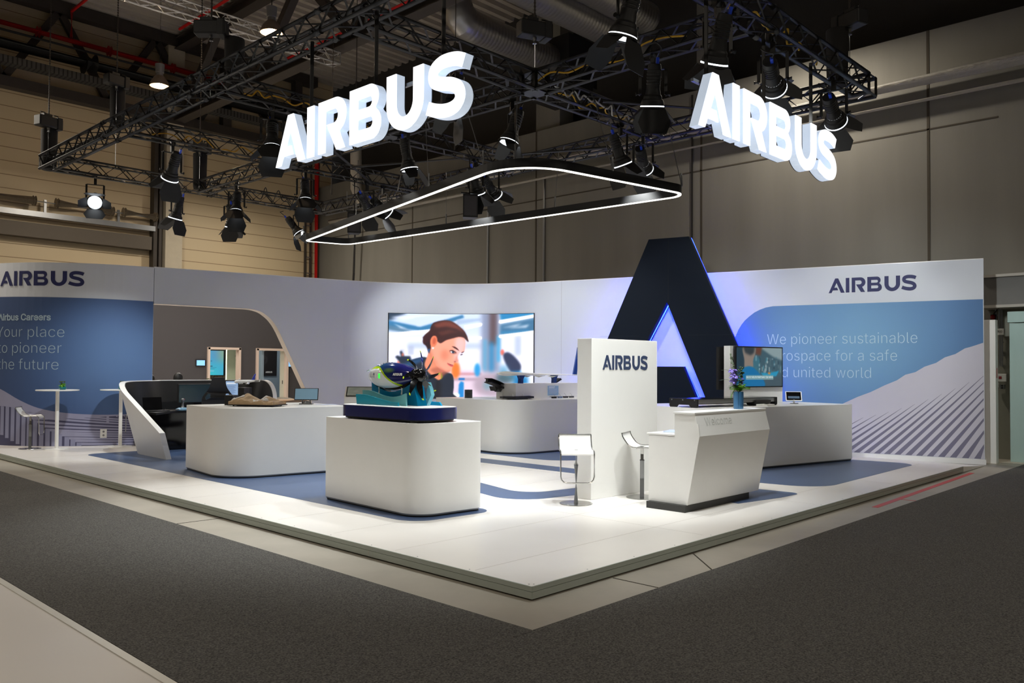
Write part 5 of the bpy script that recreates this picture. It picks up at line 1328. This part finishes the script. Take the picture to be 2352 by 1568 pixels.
# ------------------------------------------------------------------ simulator pod
M_podw = mat('white_pod_shell', (236, 236, 234), .35, var=.02)
pod = thing('simulator_pod', 'white cup-shaped simulator pod with a black lining and a desk inside', 'simulator pod', (3.2, 10.6, .1))
plan = roundpoly([(1.54, 9.66), (1.61, 11.68), (4.12, 11.68), (4.22, 10.72)], [0, .95, .6, 0], 14)
Lp = [0]
for a, b in zip(plan, plan[1:]): Lp.append(Lp[-1] + math.hypot(b[0] - a[0], b[1] - a[1]))
def pod_h(s):
    d = min(s, Lp[-1] - s); 
    if s > Lp[-1] / 2:
        return 1.285 if d > .55 else 1.285 * (.5 + .5 * math.sqrt(max(0, 1 - ((.55 - d) / .55) ** 2)))
    e = 1.55 - d
    return 1.285 - .54 * (e + math.sqrt(e * e + .03)) / 2
NU = 90
def pod_pt(u, v, off):
    s = Lp[-1] * u; i = max(k for k in range(len(Lp)) if Lp[k] <= s + 1e-9); i = min(i, len(Lp) - 2); f = (s - Lp[i]) / max(1e-9, Lp[i + 1] - Lp[i])
    a, b = Vector(plan[i]), Vector(plan[i + 1]); p = a.lerp(b, f)
    def tn(k): k = max(0, min(len(plan) - 2, k)); return (Vector(plan[k + 1]) - Vector(plan[k])).normalized()
    tt = (tn(i - 1) * (1 - f) + tn(i) + tn(i + 1) * f).normalized(); nn = Vector((-tt.y, tt.x))   # outward (left of travel)
    z = v * (pod_h(s) - .0)
    d = min(s, Lp[-1] - s); lean = .36 * (z / 1.37) - .10
    shift = -.06 * (1 - min(1, d / .5)) * (z / .56 if z < .56 else 1) * 0
    q = p + nn * (lean + off)
    return (q.x, q.y, .104 + z)
def shell(name, m_, o0, o1, inner_only=False):
    m = MB(); nv = 12
    A = [[m.bm.verts.new(pod_pt(i / NU, j / nv, o0)) for j in range(nv + 1)] for i in range(NU + 1)]
    if inner_only:
        for i in range(NU):
            for j in range(nv): m.face([A[i][j], A[i + 1][j], A[i + 1][j + 1], A[i][j + 1]])
    else:
        B = [[m.bm.verts.new(pod_pt(i / NU, j / nv, o1)) for j in range(nv + 1)] for i in range(NU + 1)]
        for i in range(NU):
            for j in range(nv): m.face([A[i][j], A[i + 1][j], A[i + 1][j + 1], A[i][j + 1]]); m.face([B[i][j], B[i + 1][j], B[i + 1][j + 1], B[i][j + 1]])
            m.face([A[i][nv], A[i + 1][nv], B[i + 1][nv], B[i][nv]]); m.face([A[i][0], A[i + 1][0], B[i + 1][0], B[i][0]])
        for i in (0, NU):
            for j in range(nv): m.face([A[i][j], A[i][j + 1], B[i][j + 1], B[i][j]])
    return m.build(name, m_, pod, world=True, smooth=.6)
shell('shell', M_podw, 0, -.09)
def _pp(u, v, off): return pod_pt(.008 + u * .984, v * .99, off)
m = MB(); nv = 10
m.grid(NU + 1, nv + 1, lambda i, j: _pp(i / NU, j / nv, -.094)); m.build('black_lining', mat('black_felt', (20, 21, 24), .38, var=.1), pod, world=True, smooth=.6)
m = MB(); m.prism(roundpoly([(1.80, 10.45), (1.82, 11.5), (3.98, 11.55), (4.06, 10.95), (3.6, 11.0), (2.3, 10.95)], [0, .5, .5, 0, .3, .3], 8), .80, .84); m.build('desk', M_black, pod, world=True)
m = MB(); m.prism([(2.0, .104), (3.9, .104), (3.9, .8), (2.0, .8)], 11.18, 11.2, lambda x, z, y: (x, y + .04 * (x - 2), z)); m.build('front_panel', M_blackg, pod, world=True)
t = thing('pod_monitor', 'wide dark monitor inside the simulator pod behind the racing chair', 'monitor', (3.05, 11.33, .84), .04)
m = MB(); m.box((0, 0, .3), (.96, .05, .36), bev=.004); m.box((0, .05, .1), (.3, .05, .2)); m.build('casing', M_black, t)
m = MB(); m.box((0, -.027, .3), (.93, .004, .33)); m.build('display', mat('dim_teal_display', (24, 44, 50), .12, var=.2, scale=2, emit=.25), t)
t = thing('document_monitor', 'upright monitor with a lit text page right of the racing chair', 'monitor', (3.58, 11.15, .84), -.15)
cv = Canvas(24, 36, 240, 360, (150, 178, 214))
for k in range(11): cv.rect(22, 90 + 20 * k, 205 - (k * 37) % 60, 98 + 20 * k, (104, 130, 170), 2)
cv.rect(20, 36, 190, 62, (235, 242, 250), 2)
m = MB(); m.box((0, .02, .36), (.26, .03, .36), bev=.003); m.box((0, .05, .1), (.04, .03, .2)); m.box((0, .03, .01), (.2, .16, .02)); m.build('casing', M_black, t)
picture('page_picture', cv, lambda u, v: Vector((-.12 + .24 * u, .003, .19 + .34 * v)), mat_vcol('page_picture', .8), t)
t = thing('laptop', 'open black laptop on the pod desk', 'laptop', (2.02, 11.05, .842), .12)
m = MB(); m.box((0, -.1, .01), (.36, .25, .018), bev=.003); m.build('base', M_black, t)
m = MB(); m.box((0, .035, .13), (.36, .012, .25), mtx=Matrix.Rotation(-.15, 4, 'X')); m.build('lid', M_blackg, t)
t = thing('joystick', 'flight joystick with a blue base on the pod desk', 'joystick', (2.52, 10.98, .842), .3)
m = MB(); m.lathe([(0, 0), (.13, 0), (.13, .02), (.07, .05), (0, .055)], n=20); m.build('base', mat('blue_joystick_base', (96, 132, 156), .4, var=.3, scale=30), t, smooth=.6)
m = MB(); m.lathe([(0, .05), (.035, .05), (.02, .08), (.018, .15), (.03, .17), (.032, .2), (.02, .22), (0, .225)], n=14); m.build('grip', M_steel, t, smooth=True)
m = MB(); m.ball((.02, -.01, .2), .014); m.build('red_button', M_red, t)
t = thing('mouse_and_cable', 'tangled black cables on the pod desk beside the laptop', 'cable', (2.28, 10.98, .842))
t.name = 'cable_tangle'
m = MB(); random.seed(8); m.tube(spline([(random.uniform(-.14, .14), random.uniform(-.1, .1), .008 + .02 * random.random()) for _ in range(9)], 6), .006, 6); m.build('cable', M_steeld, t, smooth=True)

# racing chair
t = thing('racing_chair', 'black leather racing chair seen from behind in the pod', 'chair', (2.72, 10.02, .1), math.atan2(.89, .45) - PI / 2)
M_lea = mat('black_leather', (58, 58, 60), .42, var=.12, scale=12)
prof = [(0, .40), (.215, .405), (.262, .52), (.272, .78), (.276, .92), (.258, 1.02), (.20, 1.10), (.15, 1.18), (.125, 1.26), (.112, 1.325), (.085, 1.358), (0, 1.367)]
out = [(x, z) for x, z in prof] + [(-x, z) for x, z in prof[::-1]]
hol = [[(s * a, b) for a, b in ((.12, 1.0), (.20, .96), (.215, 1.01), (.17, 1.075), (.13, 1.07))] for s in (1, -1)]
def chair_pt(x, z, d): return (x, -.02 - .12 * (z - .45) + d - .10 * (abs(x) / .26) ** 2 * (-1), z)
m = MB(); m.prism([spline([p for p in out if p[0] != 0], 3, True)] + hol, -.05, .05, chair_pt)
bmesh.ops.bevel(m.bm, geom=[e for e in m.bm.edges if len(e.link_faces) == 2 and e.calc_face_angle(0) > 1.2], offset=.02, segments=3, affect='EDGES', clamp_overlap=True)
m.build('backrest', M_lea, t, smooth=.6)
m = MB(); m.bar((-.13, -.145, 1.02), (.13, -.145, 1.02), .02, .03); m.box((0, -.155, 1.02), (.05, .02, .03)); m.build('strap', M_black, t)
m = MB(); m.box((0, .24, .42), (.5, .5, .12), bev=.04); m.build('seat', M_lea, t, smooth=.6)
for s in (-1, 1):
    m = MB(); m.tube([(s * .29, .1, .36), (s * .31, .12, .62)], .02, 8); m.box((s * .31, .18, .64), (.08, .3, .035), bev=.012); m.build('armrest', M_black, t, smooth=.6)
m = MB(); m.tube([(0, .2, .1), (0, .2, .38)], .03, 12); m.build('gas_column', M_steel, t, smooth=True)
m = MB()
for k in range(5): a = 2 * PI * k / 5 + .3; m.bar((0, .2, .11), (.33 * math.cos(a), .2 + .33 * math.sin(a), .075), .045, .03)
m.build('star_base', M_steel, t)
for k in range(5):
    a = 2 * PI * k / 5 + .3; m = MB(); c = Vector((.33 * math.cos(a), .2 + .33 * math.sin(a), .032))
    m.tube([c + Vector((-.025, 0, 0)), c + Vector((-.008, 0, 0))], .03, 12); m.tube([c + Vector((.008, 0, 0)), c + Vector((.025, 0, 0))], .03, 12); m.tube([c, c + Vector((0, 0, .04))], .008, 6); m.build('caster', M_black, t, smooth=.5)

# ------------------------------------------------------------------ bistro tables and flower bowls
def bistro(loc, label):
    t = thing('bistro_table', label, 'table', (*loc, .1), 0, 'white round bistro tables')
    m = MB(); m.lathe([(0, 1.085), (.36, 1.085), (.365, 1.09), (.365, 1.10), (.36, 1.105), (0, 1.105)], n=40); m.build('tabletop', M_white, t, smooth=.5)
    m = MB(); m.lathe([(.032, .015), (.032, 1.085)], n=20); m.build('column', M_white, t, smooth=True)
    m = MB(); m.lathe([(0, 0), (.21, 0), (.215, .006), (.21, .014), (.04, .02), (0, .02)], n=36); m.build('foot_plate', M_white, t, smooth=.5)
bistro((.97, 12.8), 'white round bistro table at the far left with a flower bowl on it')
bistro((1.98, 12.45), 'white round bistro table partly hidden by the pod')
M_teal = mat('teal_glass_bowl', (10, 110, 120), .15, var=.1)
def bowl(loc, label, dark=False, s=1.0):
    t = thing('flower_bowl', label, 'flower bowl', loc, random.uniform(0, 3), 'small teal bowls with green flowers')
    m = MB(); m.lathe([(0, 0), (.045, 0), (.06, .015), (.066, .04), (.055, .055), (.05, .05), (.0, .03)], n=20); m.build('bowl', M_teal, t, smooth=True)
    m = MB()
    for k in range(26):
        a = random.uniform(0, 2 * PI); r = random.uniform(0, .05); h = random.uniform(.05, .11)
        M = Matrix.Translation((r * math.cos(a), r * math.sin(a), h)) @ Matrix.Rotation(a, 4, 'Z') @ Matrix.Rotation(random.uniform(-.2, 1.0), 4, 'Y')
        m.ball((0, 0, 0), .02, (1.4, .9, .35), 7, 5, M)
    m.build('foliage', M_leaf, t, smooth=True)
    m = MB()
    for k in range(7):
        a = random.uniform(0, 2 * PI); r = random.uniform(.01, .05); m.tube([(r * .3 * math.cos(a), r * .3 * math.sin(a), .05), (r * math.cos(a), r * math.sin(a), random.uniform(.12, .17))], .004, 5); m.ball((r * math.cos(a), r * math.sin(a), .15), .012, u=7, v=5)
    m.build('buds', mat('dark_buds', (70, 84, 44), .6, var=.4, scale=40), t, smooth=True)
bowl((1.03, 12.72, 1.205), 'teal flower bowl on the far left bistro table')
bowl((1.99, 12.44, 1.205), 'teal flower bowl on the bistro table partly hidden by the pod')

# ------------------------------------------------------------------ bar stools
def make_stool():
    t = thing('bar_stool', 'x', 'stool')
    # seat: bent sheet with a short curled back, local +y is the front
    pr = spline([(-.215, .56), (-.22, .535), (-.2, .515), (-.16, .505), (-.10, .49), (-.06, .465), (-.03, .45), (.02, .445), (.10, .447), (.15, .445), (.17, .43), (.175, .41)], 4)
    pr = [(y, z) for y, z in pr]
    pr2 = spline([(-.20, .59), (-.19, .55), (-.155, .495), (-.12, .455), (-.07, .43), (0, .425), (.10, .43), (.15, .425), (.18, .405), (.185, .38)], 5)
    m = MB(); W = .18
    V = m.grid(len(pr2), 9, lambda i, j: (W * (j / 4 - 1), pr2[i][0], pr2[i][1] + (-.0 if 0 < j < 8 else 0)))
    bmesh.ops.solidify(m.bm, geom=m.bm.faces[:], thickness=.014); m.build('seat', mat('white_leather_seat', (244, 243, 240), .4, var=.01), t, smooth=.9)
    m = MB(); fr = []
    for s in (-1, 1):
        x = s * .19
        fr.append([(x, p[0], p[1]) for p in pr2])
    m.tube(fr[0], .008, 8); m.tube(fr[1], .008, 8); a, b = fr[0][0], fr[1][0]; m.tube([a, b], .008, 8)
    m.build('seat_frame', M_chrome, t, smooth=True)
    lp = [(-.19, .185, .38)] + [(-.19, .19, .16)] + [(-.19 + .05 * (1 - math.cos(q)), .19, .11 - .05 * math.sin(q) + .05 - .05 + .0) for q in (.4, .8, 1.2, 1.57)] 
    pts = [(-.19, .185, .38), (-.19, .19, .14), (-.18, .19, .105), (-.155, .19, .08), (-.12, .19, .07), (.12, .19, .07), (.155, .19, .08), (.18, .19, .105), (.19, .19, .14), (.19, .185, .38)]
    m = MB(); m.tube(pts, .008, 8); m.build('footrest', M_chrome, t, smooth=True)
    m = MB(); m.tube([(0, 0, -.18), (0, 0, .26)], .026, 16); m.build('column', M_steel, t, smooth=True)
    m = MB(); m.tube([(0, 0, .24), (0, 0, .43)], .019, 14); m.tube([(0, 0, .255), (0, 0, .27)], .028, 14); m.box((0, 0, .42), (.2, .16, .012)); m.build('piston', M_chrome, t, smooth=.5)
    m = MB(); m.lathe([(0, -.19), (.186, -.19), (.19, -.186), (.188, -.182), (.0, -.176)], n=40); m.build('foot_plate', M_chrome, t, smooth=.4)
    m = MB(); m.tube([(-.05, -.05, .4), (-.12, -.1, .385)], .006, 6); m.build('lever', M_chrome, t)
    return t
st = make_stool()
ZSTL = .29
def place_stool(first, x, y, rz, label):
    o = st if first else copy_thing(st, (x, y, ZSTL), rz, label)
    o.location = (x, y, ZSTL); o.rotation_euler = (0, 0, rz); o['label'] = label; o['group'] = 'white bar stools with chrome footrests'
place_stool(True, 3.056, 2.077, math.atan2(-.69, -.72) - PI / 2, 'white bar stool with chrome frame left of the logo column')
place_stool(False, 3.979, 1.80, math.atan2(-.95, .1) - PI / 2 + .25, 'white bar stool between the logo column and the reception desk')
place_stool(False, .64, 13.2, math.atan2(-.5, .87) - PI / 2, 'white bar stool at the far left beside the bistro table')
place_stool(False, 2.35, 12.62, 1.2, 'white bar stool mostly hidden behind the pod')

# ------------------------------------------------------------------ meeting area seen through the opening
w = MB()
YB = 20.5
for x0, x1 in ((-1, 7.68), (8.77, 9.33), (10.48, 12.9)): w.box(((x0 + x1) / 2, YB + .06, 2.05), (x1 - x0, .12, 3.9))
for x0, x1 in ((7.68, 8.77), (9.33, 10.48)): w.box(((x0 + x1) / 2, YB + .06, 3.10), (x1 - x0, .12, 1.70))
struct(w.build('wall_back', M_dgrey))

M_frame = mat('rosy_door_frame', (206, 186, 172), .5, var=.03)
for n, (x0, x1) in enumerate(((7.68, 8.77), (9.33, 10.48))):
    w = MB()
    for x in (x0 + .03, x1 - .03): w.box((x, YB + .03, 1.175), (.07, .22, 2.15))
    w.box(((x0 + x1) / 2, YB + .03, 2.225), (x1 - x0, .22, .07))
    struct(w.build('door_%d' % (n + 2), M_frame))
M_slat = mat_lines('wooden_slats', (150, 126, 96), (44, 36, 30), 0, .055, .025, .6)
w = MB(); w.box((8.5, 22.6, 1.6), (2.3, .06, 3.0)); struct(w.build('wall_slatted', M_slat))
w = MB(); w.box((10.9, 22.6, 1.6), (2.5, .06, 3.0)); w.box((9.65, 21.6, 1.6), (.06, 2.0, 3.0)); w.box((12.1, 21.6, 1.6), (.06, 2, 3)); w.box((9.8, 21.6, 3.12), (5.4, 2.1, .05)); struct(w.build('wall_meeting', mat('grey_blue_wall', (140, 158, 172), .7, var=.03)))
t = thing('meeting_screen', 'bright turquoise screen on the slatted wall seen through the left doorway', 'screen', (8.75, 22.5, 1.4))
m = MB(); m.box((8.9907, 22.53, 1.7887), (0.6655, .05, 0.8665)); m.build('casing', M_black, t, world=True)
cv = Canvas(40, 60, 200, 300, (70, 180, 215)); cv.ell(170, 40, 90, 90, (140, 175, 150), 40); cv.ell(90, 60, 60, 80, (80, 150, 215), 40, .7); cv.ell(60, 260, 90, 60, (60, 200, 215), 40)
cv.ell(62, 128, 5, 5, (30, 60, 90), 2); cv.rect(50, 186, 76, 194, (40, 70, 100), 2); cv.rect(10, 206, 120, 211, (40, 90, 130), 2, .6); cv.rect(24, 220, 100, 225, (40, 90, 130), 2, .6); cv.rect(32, 240, 92, 256, (120, 200, 225), 2)
picture('screen_picture', cv, lambda u, v: (8.6323 + u * 0.6219, 22.503, 1.3701 + v * 0.8225), mat_vcol('meeting_picture', .75), t, world=True)
o = MB(); o.box((8.9062, 21.6, 1.2), (.05, .05, 2.1)); tag(o.build('light_column', mat('warm_white_tube', (240, 248, 210), .4, var=0, emit=1.6)), 'upright warm white light tube in the left doorway', 'light')
o = MB(); o.box((8.9322, 21.3, 1.15), (.36, .012, 2.1)); o.mi = 1; o.box((9.0853, 21.29, 1.15), (.02, .016, 2.1)); o.mi = 2; o.box((9.0799, 21.27, 2.0), (.09, .03, .07))
tag(o.build('glass_door', [mat('green_tinted_glass', (206, 218, 186), .15, var=.05, spec=.6), mat('green_glass_edge', (70, 220, 40), .2, var=.05, emit=.5), M_black]), 'green tinted glass door leaf standing open in the left doorway', 'glass door')
t = thing('wall_poster', 'black poster with a planet picture and white lettering in the right doorway', 'poster', (10.4, 22.55, 1.6))
m = MB(); m.box((10.8631, 22.55, 1.8062), (0.8685, .03, 0.9394)); m.build('board', mat('poster_black', (28, 24, 25), .5), t, world=True)
cv = Canvas(50, 60, 240, 300, (28, 24, 25)); cv.ell(95, 120, 34, 44, (70, 70, 74), 10); cv.ell(86, 120, 34, 44, (28, 24, 25), 8); cv.ell(80, 105, 16, 12, (130, 130, 130), 8, .7)
random.seed(4)
for k in range(22): cv.ell(random.uniform(5, 90), random.uniform(20, 230), random.uniform(2, 8), random.uniform(2, 6), (120, 120, 124), 3, .7)
cv.poly([(60, 15), (110, 8), (110, 12), (70, 30)], (130, 130, 130), 3)
picture('poster_picture', cv, lambda u, v: (10.5125 + u * 0.7341, 22.532, 1.3673 + v * 0.8932), mat_vcol('poster_print', 0.0, .5), t, world=True)
m = MB(); put_logo(m, .26, .055, 0, .003, lambda x, y, d: (10.8566 + x, 22.53 - d, 1.4443 + y)); m.build('lettering', M_white, t, world=True)
w = MB(); w.box((10.36, YB + .1, 1.15), (.16, .05, 2.1)); w.mi = 1; w.box((10.35, YB + .07, 1.15), (.02, .01, .12)); struct(w.build('door_4', [mat('pale_door_leaf', (196, 196, 180), .5), M_black]))
def room_tablet(x, z, label):
    t = thing('room_tablet', label, 'tablet', (x, YB - .02, z), 0, 'room booking tablets on the dark wall')
    m = MB(); m.box((0, 0, 0), (.32, .03, .22), bev=.006); m.build('casing', M_black, t)
    m = MB(); m.box((0, -.016, 0), (.26, .002, .16)); m.build('display', mat('booking_glow', (120, 176, 230), .3, var=.12, scale=30, emit=.9), t)
room_tablet(7.4614, 1.7668, 'small lit booking tablet on the dark wall left of the left doorway')
room_tablet(10.6197, 1.752, 'small lit booking tablet on the dark wall right of the right doorway')
bistro((5.2, 15.45), 'white round bistro table behind the pod below the left doorway')
bistro((6.75, 15.8), 'round bistro table behind the pod below the right doorway')
bowl((5.2, 15.45, 1.205), 'teal flower bowl behind the pod below the left doorway')
bowl((6.62, 15.75, 1.205), 'teal flower bowl behind the pod next to the airliner model')
for k, (x, pw) in enumerate(((8.3, 26), (10.4, 22))):
    d = bpy.data.lights.new('meeting_room_fill', 'AREA'); d.size = .6; d.energy = pw; d.color = (1, .96, .9)  # fill lights added to brighten the rooms, no fixture is built
    o = bpy.data.objects.new('meeting_room_fill', d); COL.objects.link(o); o.location = (x, 21.5, 3.05)
d = bpy.data.lights.new('lounge_fill', 'AREA'); d.size = 1.2; d.energy = 130; d.color = (1, .96, .92)  # fill added to turn the dark wall neutral, no lamp hangs here
o = bpy.data.objects.new('lounge_fill', d); COL.objects.link(o); o.location = (6.5, 17.0, 4.6)
# wooden table and shell chairs
t = thing('wooden_table', 'light wooden meeting table behind the left counter', 'table', (6.3, 14.1, .1), -.3)
M_wood = mat('light_oak', (170, 134, 100), .5, var=.12, scale=6, stretch=(1, 8, 8))
m = MB(); m.box((0, 0, .73), (1.5, .8, .04), bev=.004); m.build('tabletop', M_wood, t)
m = MB(); m.box((0, 0, .66), (1.3, .6, .1)); m.build('apron', M_wood, t)
for sx in (-1, 1):
    for sy in (-1, 1): m = MB(); m.box((sx * .68, sy * .33, .355), (.07, .07, .71)); m.build('leg', M_wood, t)
def shell_chair(loc, rz, label, m_seat, first=None):
    t = thing('shell_chair', label, 'chair', (*loc, .1), rz, 'shell chairs around the wooden table')
    m = MB()
    def f(i, j):
        a = (i / 12 - .5) * 2.6; q = j / 8
        r = .10 + .17 * q ** .6; z = .44 + .34 * q ** 2.2 * max(.18, math.cos(a * .55)) 
        return (r * math.sin(a) * 1.05 * (.5 + .5 * q + .3), -r * math.cos(a) * .95 + .03, z)
    m.grid(13, 9, f); m.box((0, .06, .435), (.36, .34, .03), bev=.012); bmesh.ops.solidify(m.bm, geom=m.bm.faces[:], thickness=.012); m.build('shell', m_seat, t, smooth=.9)
    for sx in (-1, 1):
        for sy in (-1, 1): m = MB(); m.tube([(sx * .13, sy * .12, .43), (sx * .21, sy * .2, 0)], [.016, .011], 8); m.build('leg', M_wood, t, smooth=True)
M_taupe = mat('taupe_shell', (116, 98, 84), .6, var=.08); M_creamc = mat('cream_shell', (206, 198, 184), .5, var=.04)
shell_chair((5.45, 12.95), 1.1, 'brown shell chair with wooden legs right of the pod rim', M_taupe)
shell_chair((6.2, 12.95), 2.7, 'brown shell chair hidden partly by the monitor on the left counter', M_taupe)
shell_chair((6.9, 14.75), 2.9, 'cream shell chair on the far side of the wooden table, the right one', M_creamc)
shell_chair((6.1, 14.85), 3.3, 'cream shell chair on the far side of the wooden table, the left one', M_creamc)

# ------------------------------------------------------------------ two seated people behind the pod
def person(loc, rz, label, shirt, turn):
    t = tag(bpy.data.objects.new('person', None), label, 'person'); COL.objects.link(t); t.location = loc; t.rotation_euler = (0, 0, rz)
    J = [(0, 0, .50, .15, .12), (0, .01, .66, .135, .10), (0, .0, .82, .15, .105), (0, -.01, .97, .13, .09), (0, .0, 1.05, .055, .055), (0, .02, 1.12, .05, .052),
         (-.17, -.01, .97, .06, .06), (-.22, .03, .72, .048, .048), (-.18, .24, .66, .038, .038), (-.16, .32, .66, .032, .026),
         (.17, -.01, .97, .06, .06), (.22, .03, .72, .048, .048), (.18, .24, .66, .038, .038), (.16, .32, .66, .032, .026),
         (-.1, .04, .49, .09, .085), (-.11, .44, .48, .065, .065), (-.11, .44, .10, .045, .045), (-.11, .50, .04, .04, .035), (-.11, .60, .03, .035, .028),
         (.1, .04, .49, .09, .085), (.11, .44, .48, .065, .065), (.11, .44, .10, .045, .045), (.11, .50, .04, .04, .035), (.11, .60, .03, .035, .028)]
    E = [(0, 1), (1, 2), (2, 3), (3, 4), (4, 5), (3, 6), (6, 7), (7, 8), (8, 9), (3, 10), (10, 11), (11, 12), (12, 13), (0, 14), (14, 15), (15, 16), (16, 17), (17, 18), (0, 19), (19, 20), (20, 21), (21, 22), (22, 23)]
    for s, w in ((-1, 9), (1, 13)):     # five fingers on each hand
        for k in range(5):
            b = J[w]; i0 = len(J); sp = (k - 2) * .016 if k else -s * .03
            J += [(b[0] + sp, b[1] + (.05 if k else .02), b[2] - .005, .009, .009), (b[0] + sp * 1.15, b[1] + (.09 if k else .045), b[2] - .02, .008, .008)]
            E += [(w, i0), (i0, i0 + 1)]
    me = bpy.data.meshes.new('body'); me.from_pydata([j[:3] for j in J], E, []); me.materials.append(shirt)
    o = bpy.data.objects.new('body', me); COL.objects.link(o); o.parent = t
    sk = o.modifiers.new('skin', 'SKIN'); 
    for v, j in zip(me.skin_vertices[0].data, J): v.radius = (j[3], j[4])
    me.skin_vertices[0].data[0].use_root = True
    o.modifiers.new('smooth', 'SUBSURF').levels = 2; o.modifiers['smooth'].render_levels = 2
    skin = mat('skin_tone', (206, 150, 122), .5, var=.05)
    Mh = Matrix.Translation((0, .03, 1.235)) @ Matrix.Rotation(turn, 4, 'Z')
    m = MB(); m.ball((0, 0, 0), .1, (.78, .95, 1.18), 20, 14, Mh); m.ball((0, .095, -.015), .018, (.8, 1, 1.3), 8, 6, Mh); m.ball((0, .075, -.08), .03, (1.1, .8, .7), 8, 6, Mh)
    for s in (-1, 1): m.ball((s * .078, -.005, -.01), .02, (.5, .9, 1.4), 8, 6, Mh)
    m.build('head', skin, t, smooth=True)
    for s in (-1, 1): m = MB(); m.ball((s * .03, .085, .012), .011, (1.2, .6, .8), 8, 6, Mh); m.build('eye', M_black, t, smooth=True)
    m = MB(); m.ball((0, .09, -.052), .014, (1.7, .5, .5), 8, 6, Mh); m.build('mouth', mat('lips', (170, 90, 84), .5), t, smooth=True)
    m = MB(); m.ball((0, -.018, .025), .112, (.86, .95, 1.08), 20, 14, Mh)
    for v in list(m.bm.verts):
        q = Mh.inverted() @ v.co
        if q.y > .03 and q.z < .06: v.co = Mh @ Vector((q.x * .8, .02, q.z * .6 + .03))
    m.ball((0, -.09, -.05), .05, (1.3, .7, 1.6), 12, 8, Mh); m.build('hair', mat('black_hair', (14, 12, 12), .5, var=.3, scale=40), t, smooth=True)
SHZ = .1
person((3.46, 13.25, .14), -.45, 'person with black hair seated behind the pod, only the crown showing', mat('dark_shirt', (34, 36, 44), .8), .05)
person((3.02, 13.62, .11), -.7, 'person with black hair at the left edge of the wall opening behind the pod', mat('dark_shirt_two', (44, 40, 44), .8), .1)
shell_chair((3.48, 13.24), -.45, 'dark shell chair under the person behind the pod centre', M_taupe)
shell_chair((3.0, 13.66), -.7, 'dark shell chair under the person at the opening edge', M_taupe)

# ------------------------------------------------------------------ controls beside the steel door
XW = 13.28
t = thing('conduit_bundle', 'grey upright conduits on the wall beside the steel door', 'conduit', (XW, .1, 1.6))
for y, zb in ((.15, 1.45), (.087, 1.75), (.05, 1.75)):
    m = MB(); m.tube([(XW - .04, y, zb), (XW - .04, y, 2.85)], .014, 8); m.build('conduit', M_steel, t, world=True, smooth=True)
m = MB()
for z in (1.95, 2.2, 2.7): m.box((XW - .02, .1, z), (.03, .14, .015))
m.build('clips', M_steel, t, world=True)
t = thing('alarm_box', 'white control box with a red square beside the steel door', 'control box', (XW, .045, 1.535))
m = MB(); m.box((XW - .05, .045, 1.535), (.09, .15, .145), bev=.006); m.build('case', M_white, t, world=True)
m = MB(); m.box((XW - .097, .075, 1.535), (.004, .05, .05)); m.build('red_square', mat('dull_red', (150, 50, 56), .5), t, world=True)
for y, z, lab, gl in ((.146, 1.395, 'small white switch with an arrow under the control box', 'arrow'), (.049, 1.363, 'small grey double push button under the control box', 'buttons')):
    t = thing('push_button', lab, 'switch', (XW, y, z))
    m = MB(); m.box((XW - .04, y, z), (.07, .08, .085), bev=.005); m.build('case', M_white if gl == 'arrow' else M_steel, t, world=True)
    m = MB()
    if gl == 'arrow': m.box((XW - .077, y, z - .01), (.004, .01, .03)); m.prism([(-.015, 0), (.015, 0), (0, .018)], 0, .004, lambda a, b, d: (XW - .079 + d, y + a, z + .003 + b))
    else:
        for k in (-.02, .02): m.tube([(XW - .075, y, z + k), (XW - .085, y, z + k)], .015, 10)
    m.build('symbol', M_black, t, world=True)
t = thing('area_sign', 'white sign reading C-300 hanging beside the steel door', 'sign', (12.9, .04, 2.387))
m = MB(); m.box((12.92, .04, 2.387), (.01, .185, .115)); m.build('plate', M_white, t, world=True)
m = MB(); put_text(m, 'C-300', .13, .04, .001, lambda x, y, d: (12.915 - d, .105 - x, 2.368 + y), .01); m.build('lettering', M_black, t, world=True)
m = MB(); m.tube([(12.925, .04, 2.44), (12.98, .04, 2.9)], .004, 5); m.build('hanger', M_steel, t, world=True)
t = thing('alarm_beacon', 'red alarm beacon under the grey shutter box', 'beacon', (13.2, .19, 2.68))
m = MB(); m.ball((13.2, .19, 2.68), .045, (1, 1, 1)); m.build('lens', mat('dark_red_lens', (130, 16, 20), .2), t, world=True, smooth=True)
m = MB(); m.box((13.25, .19, 2.68), (.05, .1, .1)); m.tube([(13.2, .19, 2.72), (13.2, .13, 2.8), (13.2, .1, 2.86)], .01, 6); m.build('mount', M_black, t, world=True)
